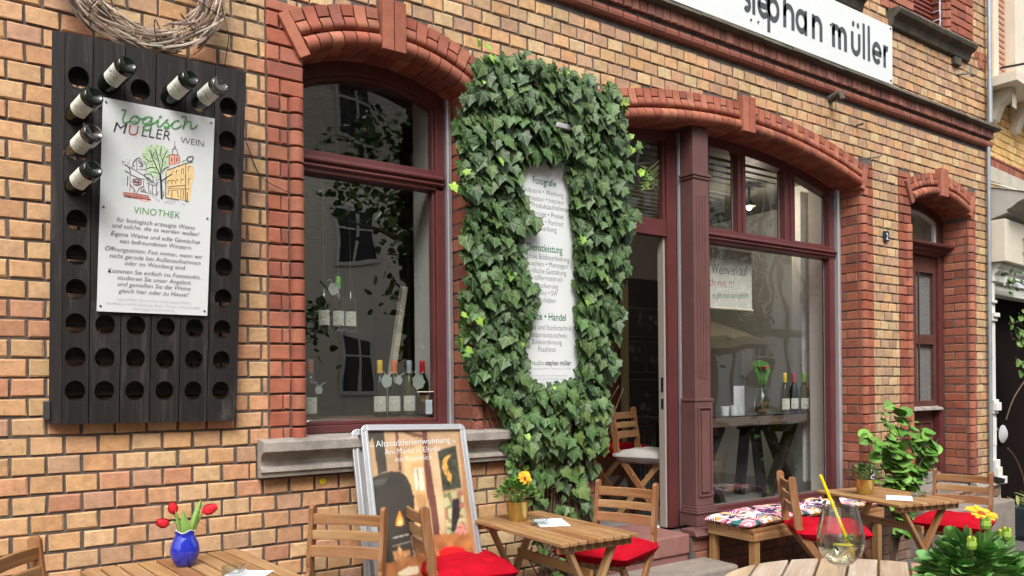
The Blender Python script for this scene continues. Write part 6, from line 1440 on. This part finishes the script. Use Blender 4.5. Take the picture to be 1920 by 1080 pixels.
for a,b,c,d in ((-.03,-.015,0,.33),(.03,.045,0,.33),(-.014,.029,.31,.33)): mb.bb(a,b,-.10,-.0905,c,d)
mb.build('door_pilaster',m_wwhite,nb_,bevel=.004)
mb=MB(); mb.bb(.40,3,.22,.26,-.1,2.3); mb.bb(.62,.64,.20,.22,0,2.3); mb.build('dark_door',mat('dark_brown_door',(.008,.004,.0035),.9,var=.1,spec=.08),nb_)
mb=MB(); mb.tube([(.50,.12,-.2),(.50,.12,2.25)],.022,8); mb.bb(.50,.58,.10,.14,.86,.89); mb.build('door_jamb',mat('olive_jamb',(.20,.18,.13),.6),nb_)
# upstairs stone balcony slab and window
mb=MB(); mb.bb(-.03,3,-.30,.05,4.30,4.40); mb.bb(-.05,3,-.33,.03,4.401,4.43) if 0 else None
mb.build('balcony_slab',m_cream,nb_,bevel=.004)
mb=MB()
for x_ in (.12,.70,1.5): 
    mb.prism([(0,4.298),(-.20,4.298),(-.20,4.24),(-.10,4.15),(-.05,4.02),(0,4.0)],lambda u,v,d_:(d_,u,v),x_,x_+.14)
    for q in (.02,.06,.10): mb.bb(x_+q,x_+q+.015,-.208,-.2,4.10,4.24)
mb.build('stone_bracket',m_cream,nb_,bevel=.003,split=.01)
mb=MB(); mb.bb(.14,.26,-.05,.02,4.40,6.2); mb.bb(.27,.30,-.03,.02,4.40,6.2); mb.bb(.52,.70,-.12,.02,4.40,6.2); mb.bb(.71,.86,-.10,.02,4.40,6.2); mb.bb(.87,.95,-.07,.02,4.4,6.2); mb.build('window_mullion',m_cream,nb_,bevel=.006,split=.002)
mb=MB(); z=4.41
while z<6.1: profx(mb,[(.0,z),(-.02,z+.01),(-.024,z+.03),(-.02,z+.05),(0,z+.058)],.30,.51); z+=.06
mb.build('wooden_shutter',mat('pink_shutter',(.50,.27,.18),.6),nb_)
mb=MB(); mb.bb(.95,1.9,.02,.04,4.4,6.2); mb.build('upper_pane',m_black,nb_)
mb=MB(); pts=[(.16,-.32,4.50),(.5,-.32,4.46),(1.0,-.32,4.46),(1.6,-.32,4.46)]; mb.tube(pts,.016,8); mb.tube([(.16,-.32,4.50),(.14,-.1,4.52)],.012,6); mb.build('twisted_rail',m_wire,nb_)
mb=MB(); mb.tube(smoothpts([(.0,-.05,3.36),(.1,-.42,3.17),(.45,-.42,3.15),(.9,-.42,3.26),(1.3,-.1,3.5)],6),.005,5); mb.build('sagging_cable',m_label,nb_)
NM=Matrix.Translation((8.26,.06,0))@Matrix.Rotation(na,4,'Z')
nw=lambda x,y,z: NM@Vector((x,y,z))
# round white lamp / plate on the door, planter, creeper
mb=MB(); R=Matrix.Rotation(radians(90),3,'X'); mb.lathe([(0,.03),(.06,.025),(.10,.0),(.0,.0)],nw(.98,.19,.80),24,R); tag(mb.build('door_plaque',m_white,smooth=True),'round white plate on the dark door at the right edge','plate')
o=empty('planter_box',nw(.74,-.14,-.22),(0,0,na),label='dark rectangular planter with spiky grass at the right edge',cat='planter')
mb=MB(); mb.bb(-.25,.6,-.12,.12,0,.29); mb.build('trough',mat('dark_planter',(.02,.028,.035),.6),o,bevel=.006)
mb=MB()
for i in range(70):
    a=U(0,2*pi); p=Vector((U(-.2,.5),U(-.08,.08),.28)); leafmesh(mb,p,(cos(a)*.8,sin(a)*.6,U(.2,.9)),(0,-.3,1),U(.12,.24),jit((.25,.28,.09),.3),'blade')
mb.build('grass_blades',m_leaf2,o,norm=False)
o=empty('rambling_rose',(0,0,0),label='rambling creeper with small leaves over the neighbour doorway',cat='climbing plant'); mb=MB(); ms=MB()
stems=[[(.02,-.16,1.0),(.12,-.2,1.22),(.4,-.25,1.45),(.62,-.25,1.55),(.6,-.25,1.75),(.5,-.22,1.95)],[(.05,-.16,2.35),(.2,-.2,2.38),(.45,-.2,2.35),(.6,-.2,2.3)],[(.03,-.17,.72),(.22,-.18,.60),(.35,-.2,.40),(.40,-.22,.15),(.55,-.25,-.12)],[(.15,-.17,1.95),(.4,-.2,2.0),(.7,-.2,2.05),(1.0,-.2,2.0)],[(.2,-.17,1.8),(.5,-.2,1.85),(.9,-.2,1.7)],[(.3,-.2,1.55),(.6,-.2,1.5),(1.0,-.2,1.6)]]
for s in stems: ms.tube([nw(*p) for p in smoothpts(s,5)],.006,5)
for i in range(190):
    s=rnd.choice(stems[:2]+stems[3:]+stems[3:]); p=smoothpts(s,5); q=Vector(rnd.choice(p))
    if q.z<1.35: continue
    leafmesh(mb,nw(q.x+U(-.09,.09),q.y+U(-.06,.02),q.z+U(-.10,.10)),(U(-1,1),U(-.5,.2),U(-1,.4)),(U(-.4,.4),-.7,U(.1,.9)),U(.045,.085),jit((.09,.17,.04),.3),'round')
ms.build('stems',m_stem,o,smooth=True); mb.build('leaves',m_leaf,o,norm=False)
# ================================================================ GROUND AND THE OTHER SIDE OF THE STREET (seen in the glass)
mb=MB(); xs=[-60,-10,3.8,8,12,60,90]
for a,b in zip(xs,xs[1:]):
    za,zb_=(gz(min(a,12))-.02,gz(min(b,12))-.02); mb.add([(a,-60,za),(b,-60,zb_),(b,8,zb_),(a,8,za)],[(0,1,2,3)])
struct('ground',mb,m_pave)
def house(name,label,x0,x1,y,h,wall,frame,timber=None,wz=(1.2,4.2,7.2),dx=2.2,depth=6):
    o=empty(name,((x0+x1)/2,y,0),label=label,cat='building'); L_=x1-x0; mb=MB(); mb.box((0,-depth/2,h/2),(L_,depth,h)); mb.build('wall',wall,o)
    mb=MB(); mb.prism([(.5,h+.002),(-depth-.5,h+.002),(-depth/2,h+3)],lambda u,v,d_:(d_,u,v),-L_/2-.2,L_/2+.2); mb.build('roof',mat('roof_tile',(.16,.07,.05),.8,var=.2) if not bpy.data.materials.get('roof_tile') else bpy.data.materials['roof_tile'],o)
    x=-L_/2+1.0
    while x<L_/2-.6:
        for z in wz:
            w_,hh=1.0,1.5
            f=MB()
            for a,b,c,d in ((x,x+.09,z,z+hh),(x+w_-.09,x+w_,z,z+hh),(x+.09,x+w_-.09,z,z+.09),(x+.09,x+w_-.09,z+hh-.09,z+hh),(x+.47,x+.53,z+.09,z+hh-.09),(x+.09,x+.47,z+.95,z+1.0),(x+.53,x+w_-.09,z+.95,z+1.0)): f.bb(a,b,.01,.07,c,d)
            fo=f.build('window',frame,o); g=MB(); g.bb(x+.09,x+w_-.09,.004,.02,z+.09,z+hh-.09); g.build('pane',m_black,fo)
        x+=dx
    if timber:
        mb=MB()
        for z in (3.2,6.2,h-.15): mb.bb(-L_/2,L_/2,.005,.06,z-.13,z+.13)
        x=-L_/2+.15
        k_=0
        while x<L_/2:
            mb.bb(x-.1,x+.1,.004,.05,.4,h)
            if k_%2: mb.bar((x+.15,.03,3.4),(x+dx/2-.1,.03,6.0),.05,.2,ref=(0,1,0))
            else: mb.bar((x+dx/2-.1,.03,3.4),(x+.15,.03,6.0),.05,.2,ref=(0,1,0))
            x+=dx/2; k_+=1
        mb.build('timber_framing',timber,o)
    return o
m_oc=mat('cream_render',(.80,.73,.60),.85,var=.05,vs=1); m_ow=mat('lime_render',(.75,.76,.76),.85,var=.04,vs=1); m_ot=mat('black_timber',(.02,.018,.02),.7)
house('cream_house','cream rendered town house across the street',3.5,14.5,-13,9.5,m_oc,m_wwhite)
house('timbered_house','white half-timbered house across the street',14.9,33,-13,9,m_ow,m_wwhite,m_ot,dx=2.8)
house('ochre_house','plain ochre house across the street to the left',-14,3,-14,9,mat('ochre_render',(.50,.36,.20),.85),m_wwhite)
def tree(loc,h,r,n,label):
    o=empty('street_tree',loc,label=label,cat='tree',group='trees across the street'); mb=MB(); mb.tube([(0,0,0),(.05,0,h*.3),(0,.05,h*.5)],[.22,.18,.13],10)
    ends=[]
    for i in range(9):
        a=2*pi*i/9+U(-.3,.3); e=Vector((r*.75*cos(a),r*.75*sin(a),h*U(.55,.95))); mb.tube(smoothpts([(0,0,h*.35+U(0,.5)),tuple(e*.5+Vector((0,0,h*.28))),tuple(e)],4),[.08-.0075*k_ for k_ in range(9)],6); ends.append(e)
    mb.build('trunk',m_stem,o,smooth=True); ml=MB()
    cl=[Vector((r*U(-.9,.9),r*U(-.9,.9),h*U(.42,1.05))) for i in range(46)]
    for i in range(n):
        c=rnd.choice(cl); p=c+Vector((rnd.gauss(0,.34),rnd.gauss(0,.34),rnd.gauss(0,.28))); leafmesh(ml,p,(U(-1,1),U(-1,1),U(-1,.3)),(U(-1,1),U(-1,1),1),U(.08,.15),jit((.07,.13,.03),.35),'round')
    ml.build('crown',m_leaf2,o,norm=False); return o
tree((7.1,-7.6,0),6.2,2.7,4300,'leafy tree across the lane, reflected in the tall window')
tree((15.5,-9.5,0),5.4,1.8,2600,'leafy tree further along the lane')
o=empty('market_umbrella',(14.5,-9.2,0),label='sand coloured market umbrella across the lane',cat='umbrella'); mb=MB(); mb.tube([(0,0,0),(0,0,2.9)],.03,8); mb.build('pole',m_aca,o)
mb=MB(); mb.lathe([(2.0,2.25),(1.95,2.45),(0,3.0)],n=8,caps=False); mb.build('canopy',mat('sand_canvas',(.55,.43,.22),.8),o)
